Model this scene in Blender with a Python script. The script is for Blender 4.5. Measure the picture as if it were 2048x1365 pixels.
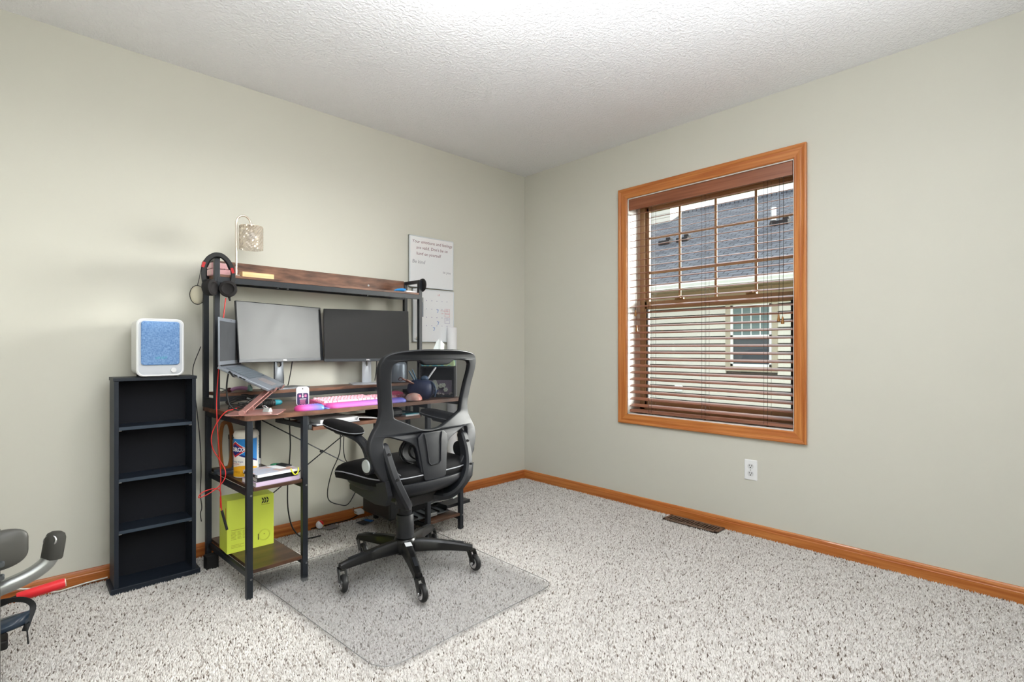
import bpy, bmesh, math, random
import numpy as np
from mathutils import Vector, Matrix, Euler

for o in list(bpy.data.objects):
    bpy.data.objects.remove(o, do_unlink=True)
SC = bpy.context.scene
COL = SC.collection
R = math.radians
PI = math.pi
random.seed(7)

# ------------------------------------------------------------ camera
cam_d = bpy.data.cameras.new('camera')
cam_d.sensor_width = 36.0
cam_d.lens = 36.0 * 1044.5 / 2048.0
cam_d.shift_y = 14.5 / 2048.0
cam_d.clip_start = 0.02
cam = bpy.data.objects.new('camera', cam_d)
COL.objects.link(cam)
cam.location = (-3.001, -2.988, 1.042)
cam.rotation_euler = (R(90), 0, R(46.25 - 90))
SC.camera = cam

# ------------------------------------------------------------ sky, sun, exposure
SKY_STRENGTH = 0.95
SUN_STRENGTH = 19.0
EXPOSURE = 1.0
w = bpy.data.worlds.new('overcast_sky')
SC.world = w
w.use_nodes = True
bg = w.node_tree.nodes['Background']
bg.inputs[0].default_value = (0.93, 0.96, 1.0, 1)
bg.inputs[1].default_value = SKY_STRENGTH
sun_d = bpy.data.lights.new('hazy_sun', 'SUN')
sun_d.energy = SUN_STRENGTH
sun_d.angle = R(48)
sun_d.color = (1.0, 0.97, 0.93)
sun = bpy.data.objects.new('hazy_sun', sun_d)
COL.objects.link(sun)
sd = Vector((-0.85, 0.42, -0.21)).normalized()
sun.rotation_euler = sd.to_track_quat('-Z', 'Y').to_euler()
sun.location = (6, -5, 5)
# added fill spot: unseen lamp beside the camera, aimed up to brighten the ceiling
fl_d = bpy.data.lights.new('ceiling_fill_spot', 'SPOT')
fl_d.energy = 282.0
fl_d.spot_size = R(130)
fl_d.spot_blend = 0.9
fl_d.shadow_soft_size = 0.12
fl_d.color = (0.94, 0.985, 1.05)
fl = bpy.data.objects.new('ceiling_fill_spot', fl_d)
COL.objects.link(fl)
fl.location = (-2.45, -3.12, 1.10)
fl.rotation_euler = Vector((0.05, 0.12, 1.0)).to_track_quat('-Z', 'Y').to_euler()
SC.cycles.max_bounces = 6
SC.cycles.glossy_bounces = 2
SC.cycles.transmission_bounces = 3
SC.cycles.transparent_max_bounces = 8
SC.cycles.caustics_reflective = False
SC.cycles.caustics_refractive = False
vs = SC.view_settings
vs.view_transform = 'Standard'
vs.look = 'None'
vs.exposure = EXPOSURE
vs.gamma = 1.0
vs.use_curve_mapping = False

# ------------------------------------------------------------ materials
def lin(c):
    return c / 12.92 if c <= 0.04045 else ((c + 0.055) / 1.055) ** 2.4
def rgb(r, g, b):
    return (lin(r / 255), lin(g / 255), lin(b / 255), 1.0)
MATS = {}
def mat(name, col, rough=0.5, metal=0.0, spec=0.5, col2=None, scale=(40, 40, 40), detail=4.0, lo=0.35, hi=0.65,
        bump=0.0, bump_scale=60.0, bump_dist=0.002, coat=0.0, emit=None, emit_s=0.0, trans=0.0, alpha=1.0, ior=1.45, sheen=0.0):
    if name in MATS:
        return MATS[name]
    m = bpy.data.materials.new(name)
    m.use_nodes = True
    nt = m.node_tree
    b = nt.nodes['Principled BSDF']
    b.inputs['Base Color'].default_value = col
    b.inputs['Roughness'].default_value = rough
    b.inputs['Metallic'].default_value = metal
    b.inputs['Specular IOR Level'].default_value = spec
    b.inputs['IOR'].default_value = ior
    b.inputs['Coat Weight'].default_value = coat
    b.inputs['Transmission Weight'].default_value = trans
    b.inputs['Alpha'].default_value = alpha
    b.inputs['Sheen Weight'].default_value = sheen
    if emit is not None:
        b.inputs['Emission Color'].default_value = emit
        b.inputs['Emission Strength'].default_value = emit_s
    tc = nt.nodes.new('ShaderNodeTexCoord')
    if col2 is not None:
        mp = nt.nodes.new('ShaderNodeMapping')
        mp.inputs['Scale'].default_value = scale
        nz = nt.nodes.new('ShaderNodeTexNoise')
        nz.inputs['Scale'].default_value = 1.0
        nz.inputs['Detail'].default_value = detail
        rp = nt.nodes.new('ShaderNodeValToRGB')
        rp.color_ramp.elements[0].position = lo
        rp.color_ramp.elements[1].position = hi
        rp.color_ramp.elements[0].color = col
        rp.color_ramp.elements[1].color = col2
        nt.links.new(tc.outputs['Object'], mp.inputs['Vector'])
        nt.links.new(mp.outputs['Vector'], nz.inputs['Vector'])
        nt.links.new(nz.outputs['Fac'], rp.inputs['Fac'])
        nt.links.new(rp.outputs['Color'], b.inputs['Base Color'])
    if bump > 0:
        nz2 = nt.nodes.new('ShaderNodeTexNoise')
        nz2.inputs['Scale'].default_value = bump_scale
        nz2.inputs['Detail'].default_value = 3.0
        bp = nt.nodes.new('ShaderNodeBump')
        bp.inputs['Strength'].default_value = bump
        bp.inputs['Distance'].default_value = bump_dist
        nt.links.new(tc.outputs['Object'], nz2.inputs['Vector'])
        nt.links.new(nz2.outputs['Fac'], bp.inputs['Height'])
        nt.links.new(bp.outputs['Normal'], b.inputs['Normal'])
    MATS[name] = m
    return m

def gradient_mat(name, axis, p0, p1, c0, c1, rough=0.5):
    """object-space colour gradient of the thing's own print"""
    m = bpy.data.materials.new(name); m.use_nodes = True
    nt = m.node_tree; b = nt.nodes['Principled BSDF']; b.inputs['Roughness'].default_value = rough
    tc = nt.nodes.new('ShaderNodeTexCoord'); sp = nt.nodes.new('ShaderNodeSeparateXYZ')
    mr = nt.nodes.new('ShaderNodeMapRange'); mr.inputs[1].default_value = p0; mr.inputs[2].default_value = p1
    rp = nt.nodes.new('ShaderNodeValToRGB')
    rp.color_ramp.elements[0].color = c0; rp.color_ramp.elements[1].color = c1
    nt.links.new(tc.outputs['Object'], sp.inputs[0]); nt.links.new(sp.outputs[axis], mr.inputs[0])
    nt.links.new(mr.outputs[0], rp.inputs[0]); nt.links.new(rp.outputs[0], b.inputs['Base Color'])
    MATS[name] = m
    return m

# ------------------------------------------------------------ object helpers
def link(o, parent=None):
    COL.objects.link(o)
    if parent is not None:
        o.parent = parent
    return o
def tag(o, label=None, cat=None, group=None, kind=None):
    if label: o['label'] = label
    if cat: o['category'] = cat
    if group: o['group'] = group
    if kind: o['kind'] = kind
    return o
def thing(name, label, cat, loc=(0, 0, 0), rotz=0.0, group=None):
    o = bpy.data.objects.new(name, None)
    o.empty_display_size = 0.05
    link(o)
    o.location = loc
    o.rotation_euler = (0, 0, rotz)
    return tag(o, label, cat, group)
def obj(name, bm, m, parent=None, loc=None, rot=None, smooth=None, label=None):
    me = bpy.data.meshes.new(name)
    bmesh.ops.recalc_face_normals(bm, faces=bm.faces)
    bm.to_mesh(me); bm.free()
    if m is not None:
        me.materials.append(MATS[m] if isinstance(m, str) else m)
    if smooth is not None:
        for p in me.polygons: p.use_smooth = True
        if smooth > 0 and smooth < 180:
            me.set_sharp_from_angle(angle=R(smooth))
    o = bpy.data.objects.new(name, me)
    link(o, parent)
    if loc is not None: o.location = loc
    if rot is not None: o.rotation_euler = rot
    if label: o['label'] = label
    return o
def inst(name, src, parent=None, loc=None, rot=None):
    o = bpy.data.objects.new(name, src.data)
    link(o, parent)
    if loc is not None: o.location = loc
    if rot is not None: o.rotation_euler = rot
    return o
def struct(name, bm, m, **k):
    o = obj(name, bm, m, **k)
    o['kind'] = 'structure'
    return o

# ------------------------------------------------------------ shape helpers (all add to a bmesh)
def NB(): return bmesh.new()
def box(bm, x0, x1, y0, y1, z0, z1, bev=0.0, seg=2, M=None):
    r = bmesh.ops.create_cube(bm, size=1.0)
    vs_ = r['verts']
    for v in vs_:
        v.co = Vector(((x0 + x1) / 2 + v.co.x * (x1 - x0), (y0 + y1) / 2 + v.co.y * (y1 - y0), (z0 + z1) / 2 + v.co.z * (z1 - z0)))
    if M is not None:
        bmesh.ops.transform(bm, matrix=M, verts=vs_)
    if bev > 0:
        es = list({e for v in vs_ for e in v.link_edges})
        bmesh.ops.bevel(bm, geom=es, offset=bev, segments=seg, affect='EDGES', profile=0.5)
    return bm
def bxo(x0, x1, y0, y1, z0, z1, bev=0.0, seg=2, M=None):
    return box(NB(), x0, x1, y0, y1, z0, z1, bev, seg, M)
def ring_loft(bm, rings, closed_u=True, cap=True):
    vr = [[bm.verts.new(p) for p in r] for r in rings]
    n = len(vr[0])
    for i in range(len(vr) - 1):
        for j in range(n if closed_u else n - 1):
            a, b, c, d = vr[i][j], vr[i][(j + 1) % n], vr[i + 1][(j + 1) % n], vr[i + 1][j]
            bm.faces.new((a, b, c, d))
    if cap:
        for r in (vr[0], vr[-1]):
            try: bm.faces.new(r)
            except Exception: pass
    return vr
def cyl(bm, p0, p1, r0, r1=None, seg=20, cap=True):
    r1 = r0 if r1 is None else r1
    p0, p1 = Vector(p0), Vector(p1)
    d = (p1 - p0).normalized()
    a = d.orthogonal().normalized(); b = d.cross(a)
    rings = []
    for p, r in ((p0, r0), (p1, r1)):
        rings.append([p + a * (r * math.cos(2 * PI * k / seg)) + b * (r * math.sin(2 * PI * k / seg)) for k in range(seg)])
    ring_loft(bm, rings, True, cap)
    return bm
def catmull(pts, sub=6, closed=False):
    pts = [Vector(p) for p in pts]
    n = len(pts); out = []
    rng = n if closed else n - 1
    for i in range(rng):
        p0 = pts[(i - 1) % n] if (closed or i > 0) else pts[0] * 2 - pts[1]
        p1 = pts[i]; p2 = pts[(i + 1) % n]
        p3 = pts[(i + 2) % n] if (closed or i + 2 < n) else pts[-1] * 2 - pts[-2]
        for k in range(sub):
            t = k / sub
            out.append(0.5 * ((2 * p1) + (p2 - p0) * t + (2 * p0 - 5 * p1 + 4 * p2 - p3) * t * t + (3 * p1 - p0 - 3 * p2 + p3) * t ** 3))
    if not closed: out.append(pts[-1])
    return out
def sweep(bm, path, section, closed=False, scales=None, up=None):
    """sweep a 2D section (list of (a,b)) along path with parallel transport"""
    path = [Vector(p) for p in path]
    n = len(path)
    T = []
    for i in range(n):
        a = path[(i - 1) % n] if (closed or i > 0) else path[i]
        b = path[(i + 1) % n] if (closed or i < n - 1) else path[i]
        t = (b - a)
        T.append(t.normalized() if t.length > 1e-9 else Vector((0, 0, 1)))
    if up is not None:
        N = Vector(up) - T[0] * Vector(up).dot(T[0])
        N = N.normalized() if N.length > 1e-6 else T[0].orthogonal().normalized()
    else:
        N = T[0].orthogonal().normalized()
    rings = []
    for i in range(n):
        if i > 0:
            if up is not None:
                N2 = Vector(up) - T[i] * Vector(up).dot(T[i])
                N = N2.normalized() if N2.length > 1e-4 else N
            else:
                q = T[i - 1].rotation_difference(T[i]); N = (q @ N).normalized()
        B = T[i].cross(N)
        s = scales[i] if scales is not None else (1, 1)
        rings.append([path[i] + N * (a * s[0]) + B * (b * s[1]) for a, b in section])
    if closed:
        rings.append(rings[0])
        vr = [[bm.verts.new(p) for p in r] for r in rings[:-1]]
        m = len(section)
        for i in range(n):
            for j in range(m):
                bm.faces.new((vr[i][j], vr[i][(j + 1) % m], vr[(i + 1) % n][(j + 1) % m], vr[(i + 1) % n][j]))
    else:
        ring_loft(bm, rings, True, True)
    return bm
def circ(r, seg=8, r2=None):
    r2 = r if r2 is None else r2
    return [(r * math.cos(2 * PI * k / seg), r2 * math.sin(2 * PI * k / seg)) for k in range(seg)]
def rect2(a, b, c=0.0):
    a /= 2; b /= 2
    if c <= 0: return [(a, b), (-a, b), (-a, -b), (a, -b)]
    return [(a - c, b), (-a + c, b), (-a, b - c), (-a, -b + c), (-a + c, -b), (a - c, -b), (a, -b + c), (a, b - c)]
def tube(bm, pts, r, seg=8, sub=6, closed=False, smooth=True):
    p = catmull(pts, sub, closed) if smooth else pts
    return sweep(bm, p, circ(r, seg), closed)
def tubeo(pts, r, seg=8, sub=6, closed=False, smooth=True):
    return tube(NB(), pts, r, seg, sub, closed, smooth)
def lathe(bm, prof, seg=28, M=None):
    """prof: list of (r,z)"""
    rings = []
    for r, z in prof:
        r = max(r, 1e-5)
        rings.append([Vector((r * math.cos(2 * PI * k / seg), r * math.sin(2 * PI * k / seg), z)) for k in range(seg)])
    if M is not None: rings = [[M @ p for p in r] for r in rings]
    ring_loft(bm, rings, True, True)
    return bm
def prism(bm, poly, h0, h1, M=None):
    """poly in XY, extruded in z"""
    rings = [[Vector((x, y, h)) for x, y in poly] for h in (h0, h1)]
    if M is not None: rings = [[M @ p for p in r] for r in rings]
    ring_loft(bm, rings, True, True)
    return bm
def rpoly(x0, x1, y0, y1, r, seg=5):
    pts = []
    for cx, cy, a0 in ((x1 - r, y1 - r, 0), (x0 + r, y1 - r, 90), (x0 + r, y0 + r, 180), (x1 - r, y0 + r, 270)):
        for k in range(seg + 1):
            a = R(a0 + 90 * k / seg)
            pts.append((cx + r * math.cos(a), cy + r * math.sin(a)))
    return pts
XZ = Matrix(((1, 0, 0, 0), (0, 0, -1, 0), (0, 1, 0, 0), (0, 0, 0, 1)))     # poly (x,y)->(x,z), extrude along -y
def sphere(bm, c, rx, ry=None, rz=None, u=20, v=12):
    ry = rx if ry is None else ry; rz = rx if rz is None else rz
    r = bmesh.ops.create_uvsphere(bm, u_segments=u, v_segments=v, radius=1.0)
    for q in r['verts']:
        q.co = Vector((c[0] + q.co.x * rx, c[1] + q.co.y * ry, c[2] + q.co.z * rz))
    return bm
def text_bm(s, size=0.02, extrude=0.0, shear=0.0, align='CENTER', spacing=1.0, bold=0.0):
    cu = bpy.data.curves.new('txt', 'FONT')
    cu.body = s; cu.size = size; cu.extrude = extrude; cu.shear = shear
    cu.align_x = align; cu.align_y = 'CENTER'; cu.space_character = spacing; cu.offset = bold
    cu.resolution_u = 2
    o = bpy.data.objects.new('txt', cu); COL.objects.link(o)
    dg = bpy.context.evaluated_depsgraph_get()
    me = bpy.data.meshes.new_from_object(o.evaluated_get(dg))
    bm = NB(); bm.from_mesh(me)
    bpy.data.objects.remove(o, do_unlink=True); bpy.data.curves.remove(cu); bpy.data.meshes.remove(me)
    return bm
def curve_plate(outlines, extrude, bevel, res=2):
    """filled 2D outlines with holes -> bmesh in XY plane, thickness along z"""
    cu = bpy.data.curves.new('plate', 'CURVE')
    cu.dimensions = '2D'; cu.fill_mode = 'BOTH'; cu.extrude = extrude; cu.bevel_depth = bevel; cu.bevel_resolution = res
    for pts in outlines:
        s = cu.splines.new('POLY'); s.points.add(len(pts) - 1)
        for p, q in zip(s.points, pts): p.co = (q[0], q[1], 0, 1)
        s.use_cyclic_u = True
    o = bpy.data.objects.new('plate', cu); COL.objects.link(o)
    dg = bpy.context.evaluated_depsgraph_get()
    me = bpy.data.meshes.new_from_object(o.evaluated_get(dg))
    bm = NB(); bm.from_mesh(me)
    bpy.data.objects.remove(o, do_unlink=True); bpy.data.curves.remove(cu); bpy.data.meshes.remove(me)
    bmesh.ops.remove_doubles(bm, verts=bm.verts, dist=1e-5)
    return bm
def xform(bm, M):
    bmesh.ops.transform(bm, matrix=M, verts=bm.verts); return bm
def smooth2(pts, sub=5, closed=True):
    return [(p.x, p.y) for p in catmull([Vector((a, b, 0)) for a, b in pts], sub, closed)]
# ------------------------------------------------------------ the scene's materials
mat('wall_paint', rgb(211, 209, 198), 0.85, spec=0.25, bump=0.12, bump_scale=260, bump_dist=0.001)
mat('jamb_white', rgb(232, 231, 226), 0.45)
mat('outlet_white', rgb(240, 241, 242), 0.35)
mat('slot_dark', rgb(34, 33, 32), 0.6)
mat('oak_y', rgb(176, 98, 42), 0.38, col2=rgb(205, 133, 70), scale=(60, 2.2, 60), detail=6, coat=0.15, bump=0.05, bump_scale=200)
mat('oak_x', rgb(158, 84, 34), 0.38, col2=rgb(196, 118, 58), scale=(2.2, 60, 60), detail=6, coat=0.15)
mat('oak_z', rgb(176, 98, 42), 0.38, col2=rgb(205, 133, 70), scale=(60, 60, 2.2), detail=6, coat=0.15)
mat('blind_wood', rgb(126, 80, 60), 0.32, col2=rgb(156, 106, 84), scale=(80, 2.5, 80), detail=5, coat=0.35)
mat('valance_wood', rgb(128, 72, 44), 0.35, col2=rgb(156, 96, 66), scale=(60, 2.0, 60), detail=6, coat=0.2)
mat('cord_dark', rgb(52, 36, 28), 0.7)
mat('tassel', rgb(150, 100, 40), 0.4)
mat('window_tan', rgb(176, 148, 112), 0.55)
mat('window_dark', rgb(38, 36, 34), 0.6)
mat('brass_lock', rgb(150, 122, 80), 0.35, metal=0.6)
mat('register_bronze', rgb(128, 108, 94), 0.45, metal=0.5)
mat('duct_dark', rgb(18, 15, 13), 0.9)
mat('ceiling_white', rgb(247, 247, 248), 0.95, spec=0.1)
mat('black_metal', rgb(31, 35, 41), 0.42, spec=0.5)
mat('metal_screw', rgb(150, 150, 150), 0.3, metal=0.9)
mat('rustic_x', rgb(54, 34, 24), 0.38, col2=rgb(128, 86, 60), scale=(3, 26, 26), detail=8, lo=0.3, hi=0.72, coat=0.2)
mat('rustic_edge', rgb(70, 46, 35), 0.45, col2=rgb(140, 98, 76), scale=(9, 40, 40), detail=8, lo=0.3, hi=0.72)
mat('rustic_dark', rgb(40, 27, 20), 0.4, col2=rgb(92, 62, 44), scale=(5, 22, 22), detail=8, lo=0.3, hi=0.7, coat=0.2)
mat('shelf_black', rgb(27, 34, 45), 0.5, bump=0.1, bump_scale=900, bump_dist=0.0004)
mat('shelf_edge', rgb(52, 64, 78), 0.5)
mat('shelf_back', rgb(16, 18, 26), 0.8)
mat('pin_metal', rgb(225, 225, 225), 0.25, metal=0.7)
mat('purifier_white', rgb(236, 237, 238), 0.3)
mat('purifier_side', rgb(228, 226, 218), 0.5)
mat('chair_plastic', rgb(25, 27, 32), 0.48, bump=0.05, bump_scale=700, bump_dist=0.0003)
mat('chair_black', rgb(18, 18, 20), 0.42)
mat('chair_fabric', rgb(11, 11, 13), 0.85, spec=0.25, bump=0.3, bump_scale=1400, bump_dist=0.0006)
mat('chair_grey', rgb(96, 98, 102), 0.4)
mat('base_black', rgb(16, 16, 17), 0.28)
mat('wheel_rubber', rgb(26, 26, 28), 0.5)
mat('chrome', rgb(205, 205, 208), 0.18, metal=1.0)
mat('cap_grey', rgb(176, 182, 180), 0.35)
mat('stitch', rgb(150, 152, 158), 0.6)
mat('sticker_white', rgb(228, 230, 234), 0.4)
mat('monitor_black', rgb(24, 25, 28), 0.4)
mat('monitor_rim', rgb(60, 64, 70), 0.45)
mat('silver', rgb(188, 192, 198), 0.35, metal=0.35)
mat('silver_dark', rgb(86, 90, 96), 0.4, metal=0.4)
mat('laptop_grey', rgb(140, 146, 156), 0.38, metal=0.55)
mat('key_dark', rgb(66, 74, 82), 0.5)
mat('trackpad', rgb(128, 122, 124), 0.4)
mat('rose_gold', rgb(196, 146, 140), 0.32, metal=0.55)
mat('cable_black', rgb(16, 16, 17), 0.5)
mat('cable_red', rgb(214, 48, 44), 0.45)
mat('cable_white', rgb(226, 222, 214), 0.5)
mat('rubber_black', rgb(22, 22, 23), 0.6)
mat('headset_red', rgb(176, 28, 32), 0.4)
mat('ear_foam', rgb(30, 27, 27), 0.85)
mat('cream_fabric', rgb(206, 200, 178), 0.8)
mat('lamp_chrome', rgb(226, 214, 200), 0.16, metal=0.9)
mat('pink_box', rgb(222, 172, 176), 0.3, coat=0.4)
mat('pale_wood', rgb(226, 186, 132), 0.5, col2=rgb(236, 204, 156), scale=(8, 90, 90))
mat('blue_plastic', rgb(38, 140, 214), 0.35)
mat('key_pink', rgb(252, 190, 204), 0.45)
mat('case_pink', rgb(214, 96, 148), 0.45)
mat('tag_white', rgb(244, 244, 247), 0.25)
mat('tag_purple', rgb(74, 60, 104), 0.35)
mat('print_pink', rgb(232, 132, 176), 0.5)
mat('print_white', rgb(246, 246, 248), 0.5)
mat('print_black', rgb(28, 28, 26), 0.6)
mat('print_olive', rgb(148, 150, 52), 0.6)
mat('print_red', rgb(200, 34, 52), 0.45)
mat('print_navy', rgb(24, 44, 126), 0.45)
mat('print_blue', rgb(22, 132, 212), 0.4)
mat('print_teal', rgb(60, 178, 186), 0.45)
mat('print_yellow', rgb(240, 178, 24), 0.45)
mat('print_amber', rgb(196, 136, 22), 0.5)
mat('ink_plum', rgb(118, 64, 84), 0.6)
mat('ink_grey', rgb(140, 140, 150), 0.6)
mat('ink_blue', rgb(40, 116, 196), 0.5)
mat('ink_rose', rgb(206, 130, 140), 0.6)
mat('ink_violet', rgb(150, 140, 180), 0.6)
mat('board_white', rgb(247, 249, 251), 0.10, spec=0.9, bump=0.10, bump_scale=9, bump_dist=0.01, coat=1.0)
MATS['board_white'].node_tree.nodes['Principled BSDF'].inputs['Coat IOR'].default_value = 1.9
mat('board_frame', rgb(214, 220, 224), 0.35)
mat('board_edge', rgb(150, 152, 146), 0.5)
mat('paper_white', rgb(238, 238, 240), 0.7)
mat('paper_grey', rgb(206, 208, 212), 0.7)
mat('cover_black', rgb(20, 21, 26), 0.45)
mat('cover_lavender', rgb(216, 196, 222), 0.5)
mat('cover_print', rgb(196, 200, 214), 0.4, col2=rgb(214, 170, 150), scale=(22, 22, 22), lo=0.5, hi=0.66)
mat('lanyard_yellow', rgb(226, 226, 52), 0.5)
mat('leaf_green', rgb(44, 120, 84), 0.5)
mat('box_lime', rgb(208, 222, 82), 0.42)
mat('amber_wood', rgb(122, 72, 28), 0.3, coat=0.4)
mat('base_slate', rgb(52, 58, 68), 0.3)
mat('canister_white', rgb(238, 234, 226), 0.4)
mat('teal_plastic', rgb(42, 142, 158), 0.4)
mat('lilac_plastic', rgb(206, 158, 206), 0.4)
mat('mint_plastic', rgb(158, 206, 200), 0.4)
mat('maroon', rgb(66, 20, 26), 0.5)
mat('can_metal', rgb(150, 160, 172), 0.35, metal=0.35)
mat('navy_ceramic', rgb(30, 42, 78), 0.55)
mat('navy_light', rgb(62, 84, 112), 0.5)
mat('pen_blue', rgb(92, 128, 150), 0.4)
mat('wood_pen', rgb(150, 104, 88), 0.5)
mat('brush_pink', rgb(214, 86, 124), 0.4)
mat('shell_pink', rgb(222, 190, 178), 0.4, col2=rgb(206, 124, 110), scale=(18, 18, 18))
mat('cubby_black', rgb(26, 27, 30), 0.5)
mat('petal', rgb(216, 220, 206), 0.7)
mat('pebble', rgb(176, 166, 160), 0.7)
mat('backing_lilac', rgb(150, 136, 152), 0.7)
mat('tissue_teal', rgb(96, 172, 190), 0.55, col2=rgb(196, 216, 160), scale=(30, 30, 30), lo=0.45, hi=0.55)
mat('tissue_paper', rgb(236, 240, 240), 0.8)
mat('printer_black', rgb(20, 21, 23), 0.4)
mat('printer_grey', rgb(116, 116, 114), 0.35)
mat('printer_tray', rgb(74, 78, 80), 0.4)
mat('ball_white', rgb(232, 230, 240), 0.3)
mat('ball_red', rgb(214, 36, 36), 0.35)
mat('ball_yellow', rgb(230, 196, 40), 0.35)
mat('card_grey', rgb(120, 120, 122), 0.5)
mat('card_dark', rgb(34, 36, 44), 0.4)
mat('bike_silver', rgb(150, 152, 150), 0.28, metal=0.75)
mat('bike_grey', rgb(70, 69, 65), 0.45)
mat('grip_black', rgb(52, 51, 47), 0.75)
mat('pedal_blue', rgb(40, 54, 70), 0.25)
mat('handle_red', rgb(232, 44, 52), 0.4)
mat('magnet_cream', rgb(226, 214, 196), 0.5)
mat('siding', rgb(216, 213, 203), 0.7)
mat('trim_out', rgb(178, 168, 150), 0.7)
mat('soffit_tan', rgb(150, 128, 98), 0.7)
mat('sash_out', rgb(240, 241, 242), 0.6)
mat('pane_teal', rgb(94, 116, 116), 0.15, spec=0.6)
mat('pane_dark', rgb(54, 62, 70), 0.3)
mat('vent_black', rgb(26, 27, 30), 0.7)
mat('pipe_white', rgb(236, 236, 236), 0.6)
mat('lawn', rgb(92, 104, 66), 0.95)

# textured ceiling
def ceiling_material():
    m = MATS['ceiling_white']; nt = m.node_tree; b = nt.nodes['Principled BSDF']
    tc = nt.nodes.new('ShaderNodeTexCoord')
    n1 = nt.nodes.new('ShaderNodeTexNoise'); n1.inputs['Scale'].default_value = 75; n1.inputs['Detail'].default_value = 2.5
    n1.inputs['Distortion'].default_value = 0.6
    rp = nt.nodes.new('ShaderNodeValToRGB'); rp.color_ramp.elements[0].position = 0.40; rp.color_ramp.elements[1].position = 0.62
    bp = nt.nodes.new('ShaderNodeBump'); bp.inputs['Strength'].default_value = 0.55; bp.inputs['Distance'].default_value = 0.004
    nt.links.new(tc.outputs['Object'], n1.inputs['Vector']); nt.links.new(n1.outputs['Fac'], rp.inputs[0])
    nt.links.new(rp.outputs[0], bp.inputs['Height']); nt.links.new(bp.outputs['Normal'], b.inputs['Normal'])
ceiling_material()

# shingled roof: rows and random tabs
def shingle_material():
    m = bpy.data.materials.new('shingles'); m.use_nodes = True
    nt = m.node_tree; b = nt.nodes['Principled BSDF']; b.inputs['Roughness'].default_value = 0.95
    tc = nt.nodes.new('ShaderNodeTexCoord'); mp = nt.nodes.new('ShaderNodeMapping'); mp.inputs['Scale'].default_value = (1, 1, 1)
    br = nt.nodes.new('ShaderNodeTexBrick'); br.inputs['Scale'].default_value = 1.0
    br.inputs['Brick Width'].default_value = 0.28; br.inputs['Row Height'].default_value = 0.14; br.inputs['Mortar Size'].default_value = 0.014
    br.inputs['Color1'].default_value = rgb(82, 88, 98); br.inputs['Color2'].default_value = rgb(112, 118, 128)
    br.inputs['Mortar'].default_value = rgb(52, 56, 64); br.inputs['Bias'].default_value = 0.0
    nt.links.new(tc.outputs['Object'], mp.inputs[0]); nt.links.new(mp.outputs[0], br.inputs['Vector'])
    nt.links.new(br.outputs['Color'], b.inputs['Base Color'])
    MATS['shingles'] = m
shingle_material()

# woven blue fabric
def fabric_material(name, c1, c2):
    m = bpy.data.materials.new(name); m.use_nodes = True
    nt = m.node_tree; b = nt.nodes['Principled BSDF']; b.inputs['Roughness'].default_value = 0.9
    tc = nt.nodes.new('ShaderNodeTexCoord')
    facs = []
    for sc_ in ((900, 900, 90), (90, 90, 900)):
        mp = nt.nodes.new('ShaderNodeMapping'); mp.inputs['Scale'].default_value = sc_
        nz = nt.nodes.new('ShaderNodeTexNoise'); nz.inputs['Scale'].default_value = 1; nz.inputs['Detail'].default_value = 2
        nt.links.new(tc.outputs['Object'], mp.inputs[0]); nt.links.new(mp.outputs[0], nz.inputs['Vector']); facs.append(nz)
    ad = nt.nodes.new('ShaderNodeMath'); ad.operation = 'ADD'
    nt.links.new(facs[0].outputs['Fac'], ad.inputs[0]); nt.links.new(facs[1].outputs['Fac'], ad.inputs[1])
    mr = nt.nodes.new('ShaderNodeMapRange'); mr.inputs[1].default_value = 0.75; mr.inputs[2].default_value = 1.25
    rp = nt.nodes.new('ShaderNodeValToRGB'); rp.color_ramp.elements[0].color = c1; rp.color_ramp.elements[1].color = c2
    nt.links.new(ad.outputs[0], mr.inputs[0]); nt.links.new(mr.outputs[0], rp.inputs[0]); nt.links.new(rp.outputs[0], b.inputs['Base Color'])
    MATS[name] = m
fabric_material('blue_weave', rgb(66, 112, 176), rgb(150, 186, 226))

# fine see-through mesh of the chair back
def mesh_material():
    m = bpy.data.materials.new('chair_mesh'); m.use_nodes = True
    nt = m.node_tree; nt.nodes.clear()
    out = nt.nodes.new('ShaderNodeOutputMaterial'); mx = nt.nodes.new('ShaderNodeMixShader')
    tr = nt.nodes.new('ShaderNodeBsdfTransparent'); df = nt.nodes.new('ShaderNodeBsdfDiffuse'); df.inputs[0].default_value = rgb(30, 31, 34)
    mx.inputs[0].default_value = 0.68
    nt.links.new(tr.outputs[0], mx.inputs[1]); nt.links.new(df.outputs[0], mx.inputs[2]); nt.links.new(mx.outputs[0], out.inputs[0])
    MATS['chair_mesh'] = m
mesh_material()

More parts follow.
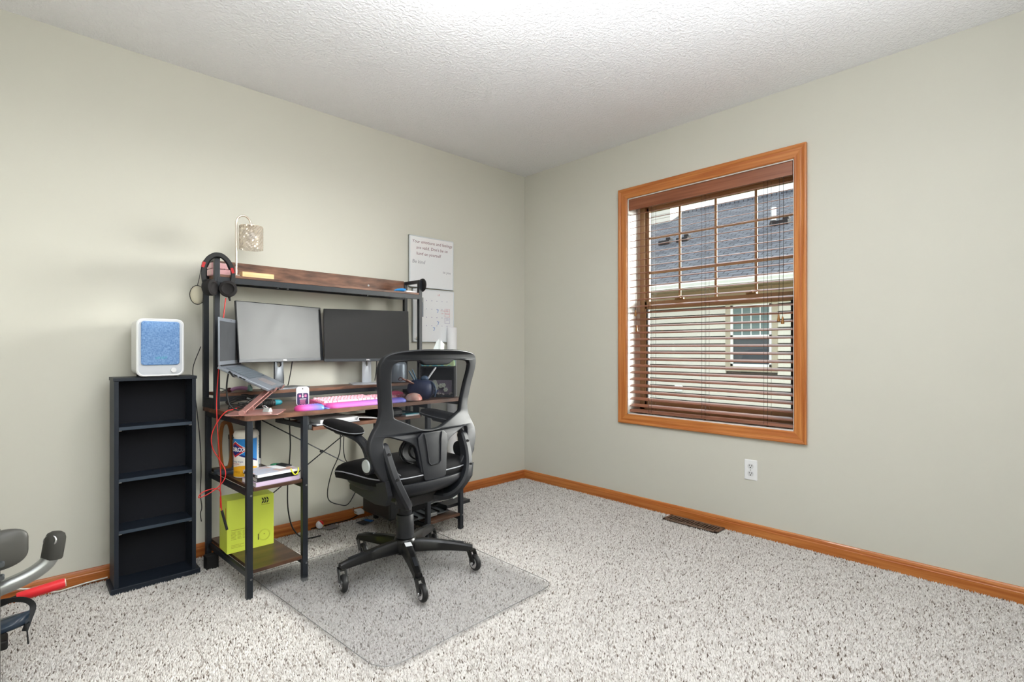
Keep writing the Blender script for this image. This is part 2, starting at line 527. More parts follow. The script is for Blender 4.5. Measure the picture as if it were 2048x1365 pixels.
# clear vinyl of the chair mat, clear window glass, ribbed lamp glass
def clear_material(name, tint, gloss_rough, gloss_fac, diff=0.0):
    m = bpy.data.materials.new(name); m.use_nodes = True
    nt = m.node_tree; nt.nodes.clear()
    out = nt.nodes.new('ShaderNodeOutputMaterial'); mx = nt.nodes.new('ShaderNodeMixShader')
    tr = nt.nodes.new('ShaderNodeBsdfTransparent'); tr.inputs[0].default_value = tint
    gl = nt.nodes.new('ShaderNodeBsdfGlossy'); gl.inputs['Roughness'].default_value = gloss_rough
    fr = nt.nodes.new('ShaderNodeFresnel'); fr.inputs[0].default_value = 1.45
    ml = nt.nodes.new('ShaderNodeMath'); ml.operation = 'MULTIPLY'; ml.inputs[1].default_value = gloss_fac
    nt.links.new(fr.outputs[0], ml.inputs[0]); nt.links.new(ml.outputs[0], mx.inputs[0])
    nt.links.new(tr.outputs[0], mx.inputs[1]); nt.links.new(gl.outputs[0], mx.inputs[2])
    last = mx
    if diff > 0:
        m2 = nt.nodes.new('ShaderNodeMixShader'); m2.inputs[0].default_value = diff
        df = nt.nodes.new('ShaderNodeBsdfDiffuse'); df.inputs[0].default_value = rgb(226, 226, 226)
        nt.links.new(mx.outputs[0], m2.inputs[1]); nt.links.new(df.outputs[0], m2.inputs[2]); last = m2
    nt.links.new(last.outputs[0], out.inputs[0])
    MATS[name] = m
clear_material('window_glass', (0.96, 0.98, 0.97, 1), 0.02, 1.0)
clear_material('mat_vinyl', (0.985, 0.985, 0.985, 1), 0.25, 0.8, 0.13)
clear_material('mat_under', (0.99, 0.99, 0.99, 1), 0.3, 0.0)
clear_material('mat_edge', (0.80, 0.81, 0.81, 1), 0.2, 1.0, 0.2)
mat('lamp_glass', rgb(226, 212, 194), 0.10, metal=0.5, spec=0.9, alpha=0.6)
mat('light_dome', rgb(255, 250, 240), 0.4, emit=(1.0, 0.975, 0.94, 1), emit_s=22.0)

# display surfaces: dark, slightly hazy coat
def screen_material(name, base, rough, ior, smudge=0.0):
    m = mat(name, base, rough, ior=ior, spec=0.5)
    if smudge > 0:
        nt = m.node_tree; b = nt.nodes['Principled BSDF']
        tc = nt.nodes.new('ShaderNodeTexCoord'); nz = nt.nodes.new('ShaderNodeTexNoise')
        nz.inputs['Scale'].default_value = 14; nz.inputs['Detail'].default_value = 6
        mr = nt.nodes.new('ShaderNodeMapRange'); mr.inputs[1].default_value = 0.3; mr.inputs[2].default_value = 0.7
        mr.inputs[3].default_value = rough - smudge; mr.inputs[4].default_value = rough + smudge
        nt.links.new(tc.outputs['Object'], nz.inputs['Vector']); nt.links.new(nz.outputs['Fac'], mr.inputs[0])
        nt.links.new(mr.outputs[0], b.inputs['Roughness'])
    return m
screen_material('screen_left', rgb(48, 50, 54), 0.42, 1.47, 0.015)
screen_material('screen_right', rgb(29, 28, 28), 0.45, 1.4, 0.03)
screen_material('screen_laptop', rgb(60, 62, 66), 0.4, 1.5, 0.03)
# ============================================================ ROOM SHELL
RX, RY, RH = -3.80, -3.40, 2.43
FZ = -0.010
WY0, WY1, WZ0, WZ1 = -2.022, -0.981, 0.600, 2.050       # window opening in the right wall
struct('floor', bxo(RX - 0.1, 0.0, RY - 0.1, 0.1, FZ - 0.12, FZ), mat('carpet_backing', rgb(150, 142, 134), 0.95))
struct('ceiling', bxo(RX - 0.1, 0.2, RY - 0.1, 0.1, RH, RH + 0.12), 'ceiling_white')
struct('wall_left', bxo(RX, 0.0, 0.0, 0.12, FZ - 0.1, RH), 'wall_paint')
b = NB()
box(b, 0, 0.2, RY, WY0, FZ - 0.1, RH); box(b, 0, 0.2, WY1, 0.12, FZ - 0.1, RH)
box(b, 0, 0.2, WY0, WY1, FZ - 0.1, WZ0); box(b, 0, 0.2, WY0, WY1, WZ1, RH)
struct('wall_right', b, 'wall_paint')
struct('wall_behind', bxo(RX, 0.0, RY - 0.12, RY, FZ - 0.1, RH), 'wall_paint')
struct('wall_side', bxo(RX - 0.12, RX, RY - 0.12, 0.12, FZ - 0.1, RH), 'wall_paint')

BASE_PROF = [(0, FZ), (0.013, FZ), (0.013, 0.036), (0.011, 0.040), (0.0105, 0.046), (0.008, 0.054), (0.0045, 0.059), (0, 0.060)]
def baseboard(name, p0, p1, inward, m):
    bm = NB()
    rings = []
    for p in (p0, p1):
        rings.append([Vector((p[0] + inward[0] * d, p[1] + inward[1] * d, z)) for d, z in BASE_PROF])
    ring_loft(bm, rings)
    struct(name, bm, m)
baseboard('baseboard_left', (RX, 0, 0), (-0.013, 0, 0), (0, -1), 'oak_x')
baseboard('baseboard_right', (0, RY, 0), (0, 0, 0), (-1, 0), 'oak_y')

# ------------------------------------------------------------ carpet pile (one thing nobody could count)
MAT_POLY = [(-2.222, -0.47), (-1.280, -0.47), (-1.282, -1.462), (-2.150, -1.500)]
def in_poly(px, py, poly):
    ins = np.zeros(px.shape, bool)
    n = len(poly)
    for i in range(n):
        x1, y1 = poly[i]; x2, y2 = poly[(i + 1) % n]
        c = ((y1 > py) != (y2 > py)) & (px < (x2 - x1) * (py - y1) / (y2 - y1 + 1e-12) + x1)
        ins ^= c
    return ins
def carpet():
    rng = np.random.default_rng(5)
    s = 0.0061
    gx, gy = np.meshgrid(np.arange(RX + 0.004, -0.016, s), np.arange(RY + 0.004, -0.016, s))
    x = gx.ravel() + rng.uniform(-0.45, 0.45, gx.size) * s
    y = gy.ravel() + rng.uniform(-0.45, 0.45, gx.size) * s
    keep = ~((x > -0.130) & (x < -0.004) & (y > -1.662) & (y < -1.308))
    keep &= ~((x < -3.1) & (y < -2.2)) | (rng.random(x.size) < 0.25)
    x, y = x[keep], y[keep]
    n = x.size
    under = in_poly(x, y, MAT_POLY)
    h = rng.uniform(0.005, 0.0115, n)
    h[under] *= 0.86
    # broad brushed patches: the lean follows the last strokes of the vacuum
    ang = 0.9 * np.sin(x * 2.3 + 0.6 * np.sin(y * 3.1)) + 0.8 * np.sin(y * 1.9 + x * 0.7) + rng.normal(0, 0.9, n)
    ln = rng.uniform(0.1, 0.7, n) * 0.006
    tx, ty = x + np.cos(ang) * ln, y + np.sin(ang) * ln
    r = rng.uniform(0.0031, 0.0052, n)
    a0 = rng.uniform(0, 2 * PI, n)
    co = np.zeros((n, 4, 3), np.float32)
    for k in range(3):
        co[:, k, 0] = x + r * np.cos(a0 + k * 2 * PI / 3)
        co[:, k, 1] = y + r * np.sin(a0 + k * 2 * PI / 3)
        co[:, k, 2] = FZ
    co[:, 3, 0], co[:, 3, 1], co[:, 3, 2] = tx, ty, FZ + h
    base = (np.arange(n) * 4)[:, None]
    tri = np.array([[0, 1, 3], [1, 2, 3], [2, 0, 3]]).reshape(1, 9)
    idx = (base + tri).ravel().astype(np.int32)
    me = bpy.data.meshes.new('carpet_pile')
    me.vertices.add(n * 4); me.vertices.foreach_set('co', co.ravel())
    me.loops.add(idx.size); me.loops.foreach_set('vertex_index', idx)
    me.polygons.add(n * 3)
    me.polygons.foreach_set('loop_start', np.arange(0, idx.size, 3, dtype=np.int32))
    me.polygons.foreach_set('loop_total', np.full(n * 3, 3, np.int32))
    # yarn colour of each tuft: oatmeal with flecks of brown
    pal = np.array([rgb(228, 224, 219)[:3], rgb(214, 209, 203)[:3], rgb(195, 189, 183)[:3], rgb(152, 142, 133)[:3], rgb(100, 89, 80)[:3]])
    pick = rng.choice(5, n, p=[0.37, 0.33, 0.21, 0.065, 0.025])
    colr = pal[pick] * rng.uniform(0.92, 1.06, (n, 1))
    c4 = np.ones((n, 4, 4), np.float32)
    c4[:, :, :3] = colr[:, None, :]
    at = me.color_attributes.new('yarn', 'FLOAT_COLOR', 'POINT')
    at.data.foreach_set('color', c4.ravel())
    me.update(); me.validate()
    m = bpy.data.materials.new('carpet_yarn'); m.use_nodes = True
    nt = m.node_tree; bs = nt.nodes['Principled BSDF']; bs.inputs['Roughness'].default_value = 0.95; bs.inputs['Specular IOR Level'].default_value = 0.1
    an = nt.nodes.new('ShaderNodeVertexColor'); an.layer_name = 'yarn'
    nt.links.new(an.outputs['Color'], bs.inputs['Base Color'])
    me.materials.append(m)
    o = bpy.data.objects.new('carpet_pile', me); link(o)
    tag(o, 'short oatmeal carpet pile with brown flecks covering the floor', 'carpet', kind='stuff')
carpet()

# ------------------------------------------------------------ window in the right wall
win = bpy.data.objects.new('window_1', None); link(win); win['kind'] = 'structure'
tag(win, 'oak-cased double-hung window in the right wall', None)
OY0, OY1, OZ0, OZ1 = -2.084, -0.917, 0.538, 2.117
def casing(a0, a1, i0, i1, horizontal, m, lo):
    """mitred board: outer edge a0..a1, inner edge i0..i1 on the wall face x=0"""
    bm = NB()
    if horizontal:
        zo, zi = lo
        q = [(a0, zo), (a1, zo), (i1, zi), (i0, zi)]
    else:
        yo, yi = lo
        q = [(yo, a0), (yo, a1), (yi, i1), (yi, i0)]
    cx = sum(p[0] for p in q) / 4; cz = sum(p[1] for p in q) / 4
    # stepped profile across the board: outer back band, cove, flat, inner bead
    A = [Vector((0, *q[0])), Vector((0, *q[1]))]; B = [Vector((0, *q[3])), Vector((0, *q[2]))]
    prof = [(0.0, 0.0), (0.0, 0.019), (0.10, 0.021), (0.22, 0.019), (0.30, 0.0155), (0.42, 0.0145), (0.50, 0.0155), (0.82, 0.012), (0.93, 0.0125), (1.0, 0.009), (1.0, 0.0)]
    rings = []
    for e in (0, 1):
        rings.append([A[e].lerp(B[e], t) + Vector((-d, 0, 0)) for t, d in prof])
    ring_loft(bm, rings)
    obj('casing', bm, m, win)
casing(OY0, OY1, WY0, WY1, True, 'oak_y', (OZ1, WZ1))
casing(OY0, OY1, WY0, WY1, True, 'oak_y', (OZ0, WZ0))
casing(OZ0, OZ1, WZ0, WZ1, False, 'oak_z', (OY1, WY1))
casing(OZ0, OZ1, WZ0, WZ1, False, 'oak_z', (OY0, WY0))
# white drywall-return jambs
J = 0.006
for q in ((WY0, WY0 + J, WZ0, WZ1), (WY1 - J, WY1, WZ0, WZ1), (WY0, WY1, WZ0, WZ0 + J), (WY0, WY1, WZ1 - J, WZ1)):
    obj('jamb', bxo(0.0, 0.145, q[0], q[1], q[2], q[3]), 'jamb_white', win)
# tan window frame
F0 = 0.145
fr = NB()
box(fr, F0, 0.2, WY0, WY0 + 0.040, WZ0, WZ1); box(fr, F0, 0.2, WY1 - 0.040, WY1, WZ0, WZ1)
box(fr, F0, 0.2, WY0, WY1, WZ0, WZ0 + 0.035); box(fr, F0, 0.2, WY0, WY1, WZ1 - 0.04, WZ1)
obj('window_frame', fr, 'window_tan', win)
GY0, GY1 = WY0 + 0.040, WY1 - 0.040
def sash(name, x0, x1, z0, z1, w_, rail_bot, rail_top, muntin):
    bm = NB()
    box(bm, x0, x1, GY0, GY0 + w_, z0, z1, 0.003); box(bm, x0, x1, GY1 - w_, GY1, z0, z1, 0.003)
    box(bm, x0, x1, GY0, GY1, z0, z0 + rail_bot, 0.003); box(bm, x0, x1, GY0, GY1, z1 - rail_top, z1, 0.003)
    s = obj(name, bm, 'window_tan', win)
    xm = (x0 + x1) / 2
    obj('glass_pane', bxo(xm - 0.002, xm + 0.002, GY0 + w_, GY1 - w_, z0 + rail_bot, z1 - rail_top), 'window_glass', s)
    if muntin:
        for y in (-1.264, -1.508, -1.753):
            obj('muntin', bxo(xm - 0.004, xm + 0.004, y - 0.008, y + 0.008, z0 + rail_bot, z1 - rail_top, 0.002), 'window_tan', s)
        for z in (1.56, 1.80):
            obj('muntin', bxo(xm - 0.0038, xm + 0.0038, GY0 + w_, GY1 - w_, z - 0.008, z + 0.008, 0.002), 'window_tan', s)
    else:
        g = NB()
        for y in (GY0 + w_, GY1 - w_): box(g, x0 - 0.001, x1, y - 0.006, y + 0.006, z0 + rail_bot, z1 - rail_top)
        obj('gasket', g, 'window_dark', s)
    return s
sash('upper_sash', 0.172, 0.195, 1.31, 2.01, 0.020, 0.045, 0.030, True)
sash('lower_sash', 0.147, 0.171, 0.635, 1.362, 0.020, 0.052, 0.052, False)
for y in (-1.28, -1.74):
    lk = NB(); box(lk, 0.140, 0.160, y - 0.03, y + 0.03, 1.362, 1.372, 0.003); cyl(lk, (0.147, y, 1.372), (0.147, y, 1.386), 0.010, 0.007, 12)
    box(lk, 0.132, 0.15, y - 0.005, y + 0.03, 1.378, 1.386, 0.002)
    obj('sash_lock', lk, 'brass_lock', win)

# ------------------------------------------------------------ wooden blind hung in the window
blind = thing('wooden_blind', 'brown wooden slatted blind hanging open in the oak-cased window', 'blind', (0, 0, 0))
BY0, BY1 = WY0 + 0.010, WY1 - 0.010
vb = NB()
prof = [(0.0, 0.0), (0.0, 0.072), (0.004, 0.076), (0.012, 0.076), (0.012, 0.0)]
rings = [[Vector((0.001 + d, y, 1.968 + z)) for d, z in prof] for y in (BY0, BY1)]
ring_loft(vb, rings)
obj('valance', vb, 'valance_wood', blind)
obj('head_rail', bxo(0.014, 0.060, BY0, BY1, 1.985, 2.035), 'blind_wood', blind)
N_SLAT, PITCH, Z_TOP = 30, 0.0443, 1.944
sec = []
sb = NB()
# one gently crowned slat, 50 mm deep, built about its own centre
top = [(-0.025 + 0.05 * k / 6, 0.0012 - 0.0016 * ((k - 3) / 3.0) ** 2 + 0.0014) for k in range(7)]
bot = [(-0.025 + 0.05 * k / 6, 0.0012 - 0.0016 * ((k - 3) / 3.0) ** 2 - 0.0014) for k in range(6, -1, -1)]
rings = [[Vector((a, y, c)) for a, c in top + bot] for y in (BY0, BY1)]
ring_loft(sb, rings)
TILT = R(-15)
first = None
for i in range(N_SLAT):
    z = Z_TOP - i * PITCH
    if first is None:
        first = obj('slat', sb, 'blind_wood', blind, (0.034, 0, z), (0, TILT, 0))
    else:
        inst('slat', first, blind, (0.034, 0, z), (0, TILT, 0))
obj('bottom_rail', bxo(0.010, 0.058, BY0, BY1, 0.613, 0.632, 0.004), 'blind_wood', blind)
for y in (-1.148, -1.513, -1.873):
    for x in (0.0075, 0.0605):
        for dy in (-0.010, 0.010):
            obj('ladder_cord', tubeo([(x, y + dy, 1.97), (x, y + dy, 0.62)], 0.0009, 5, smooth=False), 'cord_dark', blind)
for y in (-1.15, -1.51, -1.872):
    k = NB(); cyl(k, (0.034, y, 0.613), (0.034, y, 0.607), 0.008, 0.006, 12); obj('rail_button', k, 'blind_wood', blind)
def cord(y, z, dz=0.0):
    c = obj('pull_cord', tubeo([(0.004, y, 1.97), (0.001, y - 0.002, 1.6), (-0.002, y + 0.001, z + 0.02)], 0.0011, 6), 'cord_dark', blind)
    t = NB(); lathe(t, [(0.0015, 0.022), (0.004, 0.018), (0.0055, 0.004), (0.0085, -0.012), (0.009, -0.017), (0.004, -0.019)], 14, Matrix.Translation((-0.003, y + 0.001, z)))
    obj('tassel', t, 'tassel', c, smooth=40)
cord(-1.945, 1.205); cord(-1.965, 1.192)
cord(-1.047, 1.275); cord(-1.055, 1.172)

# ------------------------------------------------------------ outlet, floor register, ceiling light
out = thing('wall_outlet', 'white duplex power outlet on the right wall below the window', 'outlet', (0, -1.796, 0.358))
pl = NB()
rings = []
for d, i in ((0.0, 0.0), (0.003, 0.0), (0.0055, 0.004)):
    rings.append([Vector((-d, y, z)) for y, z in rpoly(-0.035 + i, 0.035 - i, -0.057 + i, 0.057 - i, 0.004)])
ring_loft(pl, rings)
obj('cover_plate', pl, 'outlet_white', out)
for dz in (0.021, -0.021):
    so = NB()
    pts = [(0.0165 * math.cos(a), max(-0.0135, min(0.0135, 0.0165 * math.sin(a)))) for a in [2 * PI * k / 28 for k in range(28)]]
    ring_loft(so, [[Vector((-0.0050, y, z + dz)) for y, z in pts], [Vector((-0.0072, y, z + dz)) for y, z in pts]])
    s_ = obj('socket', so, mat('socket_white', rgb(222, 223, 224), 0.4), out)
    sl = NB()
    box(sl, -0.0078, -0.006, -0.0082, -0.0052, dz + 0.000, dz + 0.0095); box(sl, -0.0078, -0.006, 0.0050, 0.0078, dz + 0.001, dz + 0.0090)
    cyl(sl, (-0.0078, 0, dz - 0.007), (-0.006, 0, dz - 0.007), 0.0032, seg=12)
    obj('slots', sl, 'slot_dark', s_)
sc_ = NB(); cyl(sc_, (-0.007, 0, 0), (-0.005, 0, 0), 0.003, seg=12); obj('screw', sc_, 'metal_screw', out)

reg = thing('floor_register', 'bronze louvred floor vent set in the carpet along the right wall', 'floor vent', (-0.073, -1.487, FZ))
f_ = NB()
RW, RL = 0.052, 0.170
for q in ((-RW, RW, -RL, -RL + 0.018), (-RW, RW, RL - 0.018, RL), (-RW, -RW + 0.014, -RL, RL), (RW - 0.014, RW, -RL, RL)):
    box(f_, q[0], q[1], q[2], q[3], 0.006, 0.013, 0.0015)
obj('register_frame', f_, 'register_bronze', reg)
obj('duct', bxo(-RW + 0.008, RW - 0.008, -RL + 0.01, RL - 0.01, 0.0005, 0.004), 'duct_dark', reg)
l0 = None
for k in range(17):
    y = -RL + 0.030 + k * (2 * RL - 0.060) / 16
    if l0 is None:
        l0 = obj('louvre', bxo(-RW + 0.013, RW - 0.013, -0.0032, 0.0032, -0.0035, 0.0035, 0.001), 'register_bronze', reg, (0, y, 0.0085))
    else:
        inst('louvre', l0, reg, (0, y, 0.0085))

lt = thing('ceiling_light', 'glowing white dome light on the ceiling at the top edge of the picture', 'ceiling light', (-1.815, -1.551, RH))
cv = NB(); lathe(cv, [(0.15, 0.0), (0.155, -0.004), (0.155, -0.020), (0.142, -0.024)], 40); obj('light_pan', cv, mat('pan_white', rgb(236, 234, 230), 0.4), lt, smooth=40)
dm = NB(); lathe(dm, [(0.144, -0.022)] + [(0.144 * math.cos(R(a)), -0.024 - 0.062 * math.sin(R(a))) for a in range(0, 91, 9)], 40)
obj('dome', dm, 'light_dome', lt, smooth=60)
# ============================================================ OUTSIDE THE WINDOW
HX = 7.5
house = thing('neighbour_house', 'pale-sided house with grey shingle roof seen through the blind', 'house', (HX, 0, -0.9))
HZ = 0.9          # local z = world z + 0.9
def hz(z): return z + HZ
y0, y1 = -1.2, 8.0
b = NB(); box(b, 0.02, 6.0, y0, y1, hz(-0.9), hz(2.25)); obj('wall_core', b, mat('siding_shadow_gap', rgb(70, 68, 64), 0.8), house)
NWY0, NWY1, NWZ0, NWZ1 = 0.78, 1.578, 0.68, 1.90
cnt = 0
z = -0.25
while z < 2.0:
    zt = min(z + 0.152, 2.0)
    spans = [(y0, y1)]
    if zt > NWZ0 - 0.09 and z < NWZ1 + 0.09: spans = [(y0, NWY0 - 0.10), (NWY1 + 0.10, y1)]
    for a, c in spans:
        q = NB()
        ring_loft(q, [[Vector((x, y, hz(zz))) for x, zz in ((0.02, z + 0.024), (-0.026, z + 0.024), (-0.004, zt), (0.02, zt))] for y in (a, c)])
        obj('siding_plank', q, 'siding', house)
    z += 0.152
b = NB(); box(b, -0.01, 0.03, y0, y1, hz(-0.9), hz(-0.25)); obj('foundation', b, mat('foundation_grey', rgb(88, 88, 84), 0.9), house)
b = NB(); box(b, -0.016, 0.03, y0, y1, hz(2.0), hz(2.25)); obj('frieze_board', b, 'soffit_tan', house)
b = NB(); box(b, -0.40, 0.02, y0 - 0.3, y1, hz(2.25), hz(2.28)); obj('soffit', b, 'soffit_tan', house)
b = NB(); box(b, -0.42, -0.40, y0 - 0.3, y1, hz(2.25), hz(2.40)); obj('fascia', b, 'trim_out', house)
gp = [(-0.42, 2.40), (-0.53, 2.40), (-0.535, 2.36), (-0.50, 2.31), (-0.50, 2.29), (-0.42, 2.29)]
b = NB(); ring_loft(b, [[Vector((x, y, hz(zz))) for x, zz in gp] for y in (y0 - 0.3, y1)]); obj('gutter', b, 'sash_out', house)
# roof slab built flat in its own frame (x up the slope, y along the eave) so the shingle courses follow it
slope = math.atan(0.5); rl = 6.49 / math.cos(slope)
b = NB(); box(b, 0, 9.6, 0, rl, -0.06, 0.0)
ro = obj('roof', b, 'shingles', house)
ro.matrix_local = Matrix(((0, math.cos(slope), -math.sin(slope), -0.43), (1, 0, 0, y0 - 0.35), (0, math.sin(slope), math.cos(slope), hz(2.42)), (0, 0, 0, 1)))
b = NB(); box(b, 6.06 - 0.1, 6.06 + 0.1, y0 - 0.35, y1, hz(5.60), hz(5.68)); obj('ridge_cap', b, 'shingles', house)
# house window: trim, white sashes, panes
tr = NB()
for q in ((NWY0 - 0.10, NWY0, NWZ0 - 0.10, NWZ1 + 0.10), (NWY1, NWY1 + 0.10, NWZ0 - 0.10, NWZ1 + 0.10), (NWY0, NWY1, NWZ1, NWZ1 + 0.10), (NWY0, NWY1, NWZ0 - 0.10, NWZ0)):
    box(tr, -0.035, 0.03, q[0], q[1], hz(q[2]), hz(q[3]))
hw = obj('house_window', tr, 'trim_out', house)
zm = (NWZ0 + NWZ1) / 2 - 0.02
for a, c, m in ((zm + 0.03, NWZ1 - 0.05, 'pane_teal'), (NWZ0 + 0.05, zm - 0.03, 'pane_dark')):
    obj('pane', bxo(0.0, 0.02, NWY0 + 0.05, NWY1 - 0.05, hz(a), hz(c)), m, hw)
sf = NB()
for q in ((NWY0, NWY0 + 0.05, NWZ0, NWZ1), (NWY1 - 0.05, NWY1, NWZ0, NWZ1), (NWY0, NWY1, NWZ1 - 0.05, NWZ1), (NWY0, NWY1, NWZ0, NWZ0 + 0.05), (NWY0, NWY1, zm - 0.035, zm + 0.035)):
    box(sf, -0.03, 0.02, q[0], q[1], hz(q[2]), hz(q[3]))
obj('house_sash', sf, 'sash_out', hw)
mu = NB()
for k in (1, 2, 3):
    y = NWY0 + 0.05 + (NWY1 - NWY0 - 0.1) * k / 4
    box(mu, -0.012, 0.0, y - 0.008, y + 0.008, hz(zm), hz(NWZ1 - 0.05))
box(mu, -0.012, 0.0, NWY0 + 0.05, NWY1 - 0.05, hz(zm + 0.27), hz(zm + 0.285))
obj('house_muntin', mu, 'sash_out', hw)
# dryer hood / small wall vent low on the siding
vb = NB(); box(vb, -0.05, 0.0, 2.62, 2.80, hz(0.10), hz(0.24), 0.01); obj('wall_vent', vb, 'sash_out', house)
# chimney chase and roof fittings
ch = NB(); box(ch, 5.2, 6.0, 5.85, 6.85, hz(4.6), hz(6.05)); cho = obj('chimney', ch, 'siding', house)
for k in range(8):
    zz = 5.0 + k * 0.13
    c_ = NB(); box(c_, 5.17, 5.2, 5.84, 6.86, hz(zz), hz(zz + 0.115)); obj('chimney_plank', c_, 'siding', cho)
c_ = NB(); box(c_, 5.1, 6.1, 5.78, 6.92, hz(6.05), hz(6.13)); obj('chimney_cap', c_, 'trim_out', cho)
CAMP = Vector((-3.001, -2.988, 1.042))
def roof_at(d):
    """where a sight line meets the roof plane, in the house's own frame"""
    d = Vector(d)
    k = 0.5
    t = (2.42 + k * (CAMP.x - (HX - 0.43)) - CAMP.z) / (d.z - k * d.x)
    p = CAMP + d * t
    return Vector((p.x - HX, p.y, p.z + HZ))
for d in ((0.9059, 0.5171, 0.201), (0.9308, 0.4933, 0.2068), (1.067, 0.3629, 0.2393)):
    p = roof_at(d)
    v = NB(); box(v, p.x - 0.14, p.x + 0.14, p.y - 0.14, p.y + 0.20, p.z - 0.05, p.z + 0.07, 0.02); box(v, p.x - 0.09, p.x + 0.09, p.y - 0.14, p.y + 0.0, p.z + 0.02, p.z + 0.15, 0.03)
    obj('roof_vent', v, 'vent_black', house)
p = roof_at((1.0532, 0.3761, 0.2365))
v = NB(); cyl(v, (p.x, p.y, p.z - 0.1), (p.x, p.y, p.z + 0.42), 0.06, seg=14); pp = obj('vent_pipe', v, 'pipe_white', house, smooth=40)
v = NB(); cyl(v, (p.x, p.y, p.z - 0.1), (p.x, p.y, p.z + 0.1), 0.14, 0.07, seg=14); obj('pipe_boot', v, 'vent_black', pp, smooth=40)
lw = struct('trim_1', bxo(0.22, 60, -30, 40, -1.2, -0.9), 'lawn'); lw.name = 'ground'
# ============================================================ COMPUTER DESK WITH HUTCH
DA = R(3.0)
D0 = Vector((-2.302, -0.668, 0))
def D(u, v, z=0.0):
    """a point given along the desk's front (u), its depth (v) and its height"""
    return Vector((D0.x + u * math.cos(DA) - v * math.sin(DA), D0.y + u * math.sin(DA) + v * math.cos(DA), z))
def dthing(name, label, cat, u, v, z, rz=0.0, group=None):
    return thing(name, label, cat, D(u, v, z), DA + R(rz), group)
DW, DD, DT = 1.205, 0.555, 0.757
desk = thing('computer_desk', 'rustic brown and black steel computer desk with shelf hutch against the left wall', 'desk', D(0, 0, 0), DA)
LG = 0.024
# desktop: rounded front corners
pts = [(0, DD), (0, 0.018), (0.006, 0.005), (0.02, 0.0), (DW - 0.02, 0.0), (DW - 0.006, 0.005), (DW, 0.018), (DW, DD)]
b = NB(); prism(b, pts, DT - 0.018, DT); obj('desktop', b, 'rustic_edge', desk)
# thin darker laminate face on top of the board keeps the lighter cut edge visible
b = NB(); prism(b, [(x * 0.997 + 0.0018, y * 0.994 + 0.0015) for x, y in pts], DT, DT + 0.0008); obj('laminate', b, 'rustic_x', desk)
LEGS = [(0.018, 0.018), (0.255, 0.018), (0.018, 0.535), (0.250, 0.535), (0.950, 0.018), (1.187, 0.018), (0.950, 0.535), (1.187, 0.535)]
for (u, v) in LEGS:
    b = NB(); box(b, u - LG / 2, u + LG / 2, v - LG / 2, v + LG / 2, FZ + 0.002, DT - 0.018, 0.0015)
    l_ = obj('leg', b, 'black_metal', desk)
    if v < 0.1:
        s = NB()
        for zz in (0.075, 0.425):
            cyl(s, (u + 0.004, v - LG / 2 - 0.0012, zz), (u + 0.004, v - LG / 2 + 0.001, zz), 0.0045, seg=10)
            cyl(s, (u + LG / 2 - 0.001, v, zz), (u + LG / 2 + 0.0012, v, zz), 0.0035, seg=10)
        obj('bolt', s, 'metal_screw', l_, smooth=30)
# apron rails
def rail(name, p0, p1, h, t=0.02, parent=None):
    p0, p1 = Vector(p0), Vector(p1)
    b = NB(); sweep(b, [p0, p1], rect2(h, t), up=(0, 0, 1)); return obj(name, b, 'black_metal', parent or desk)
zr = DT - 0.018 - 0.012
rail('apron_rail', (0.018, 0.03, zr), (0.018, 0.53, zr), 0.024); rail('apron_rail', (1.187, 0.03, zr), (1.187, 0.53, zr), 0.024)
rail('apron_rail', (0.255, 0.03, zr), (0.250, 0.53, zr), 0.024); rail('apron_rail', (0.95, 0.03, zr), (0.95, 0.53, zr), 0.024)
rail('apron_rail', (0.02, 0.535, zr), (1.187, 0.535, zr), 0.024)
# side shelves
def shelf(u0, u1, v0, v1, ztop, m='rustic_dark'):
    b = NB(); box(b, u0, u1, v0, v1, ztop - 0.015, ztop, 0.001); s = obj('shelf', b, m, desk)
    return s
def shelf_rails(u0, u1, ztop):
    for u in (u0, u1):
        rail('shelf_rail', (u, 0.03, ztop - 0.015 - 0.012), (u, 0.523, ztop - 0.015 - 0.012), 0.022, 0.014)
SH_U, SH_L = 0.455, 0.112
for zt in (SH_U, SH_L):
    shelf(0.032, 0.241, 0.008, 0.545, zt); shelf_rails(0.024, 0.249, zt)
shelf(0.964, 1.173, 0.008, 0.545, 0.088); shelf_rails(0.956, 1.181, 0.088)
# back cross braces
b = NB(); cyl(b, (0.256, 0.530, 0.675), (0.945, 0.530, 0.245), 0.0032, seg=8); obj('cross_brace', b, 'black_metal', desk)
b = NB(); cyl(b, (0.256, 0.524, 0.235), (0.945, 0.524, 0.675), 0.0032, seg=8); obj('cross_brace', b, 'black_metal', desk)
b = NB(); cyl(b, (0.594, 0.519, 0.459), (0.594, 0.534, 0.459), 0.009, seg=12); obj('brace_hub', b, 'black_metal', desk)
# levelling foot behind the left legs
b = NB(); box(b, -0.012, 0.040, 0.455, 0.505, FZ + 0.002, 0.055, 0.003); obj('foot', b, 'rubber_black', desk)

# hutch
HU0, HU1, HV0, HV1 = 0.010, 1.172, 0.390, 0.545
HT = 1.470
for u in (HU0, HU1):
    for v in (HV0, HV1):
        b = NB(); box(b, u - 0.0115, u + 0.0115, v - 0.0115, v + 0.0115, DT + 0.001, HT - (0.0 if v == HV0 else 0.004), 0.0015); obj('hutch_post', b, 'black_metal', desk)
    rail('hutch_side_rail', (u, HV0, HT - 0.010), (u, HV1, HT - 0.010), 0.020, 0.020)
    rail('hutch_side_rail', (u, HV0, 0.790), (u, HV1, 0.790), 0.028, 0.018)
    rail('hutch_side_rail', (u, HV0, DT + 0.012), (u, HV1, DT + 0.012), 0.020, 0.020)
RZ = 0.830
b = NB(); box(b, HU0 + 0.012, HU1 - 0.012, HV0 - 0.008, HV1 + 0.004, RZ - 0.015, RZ, 0.001); obj('riser_shelf', b, 'rustic_edge', desk)
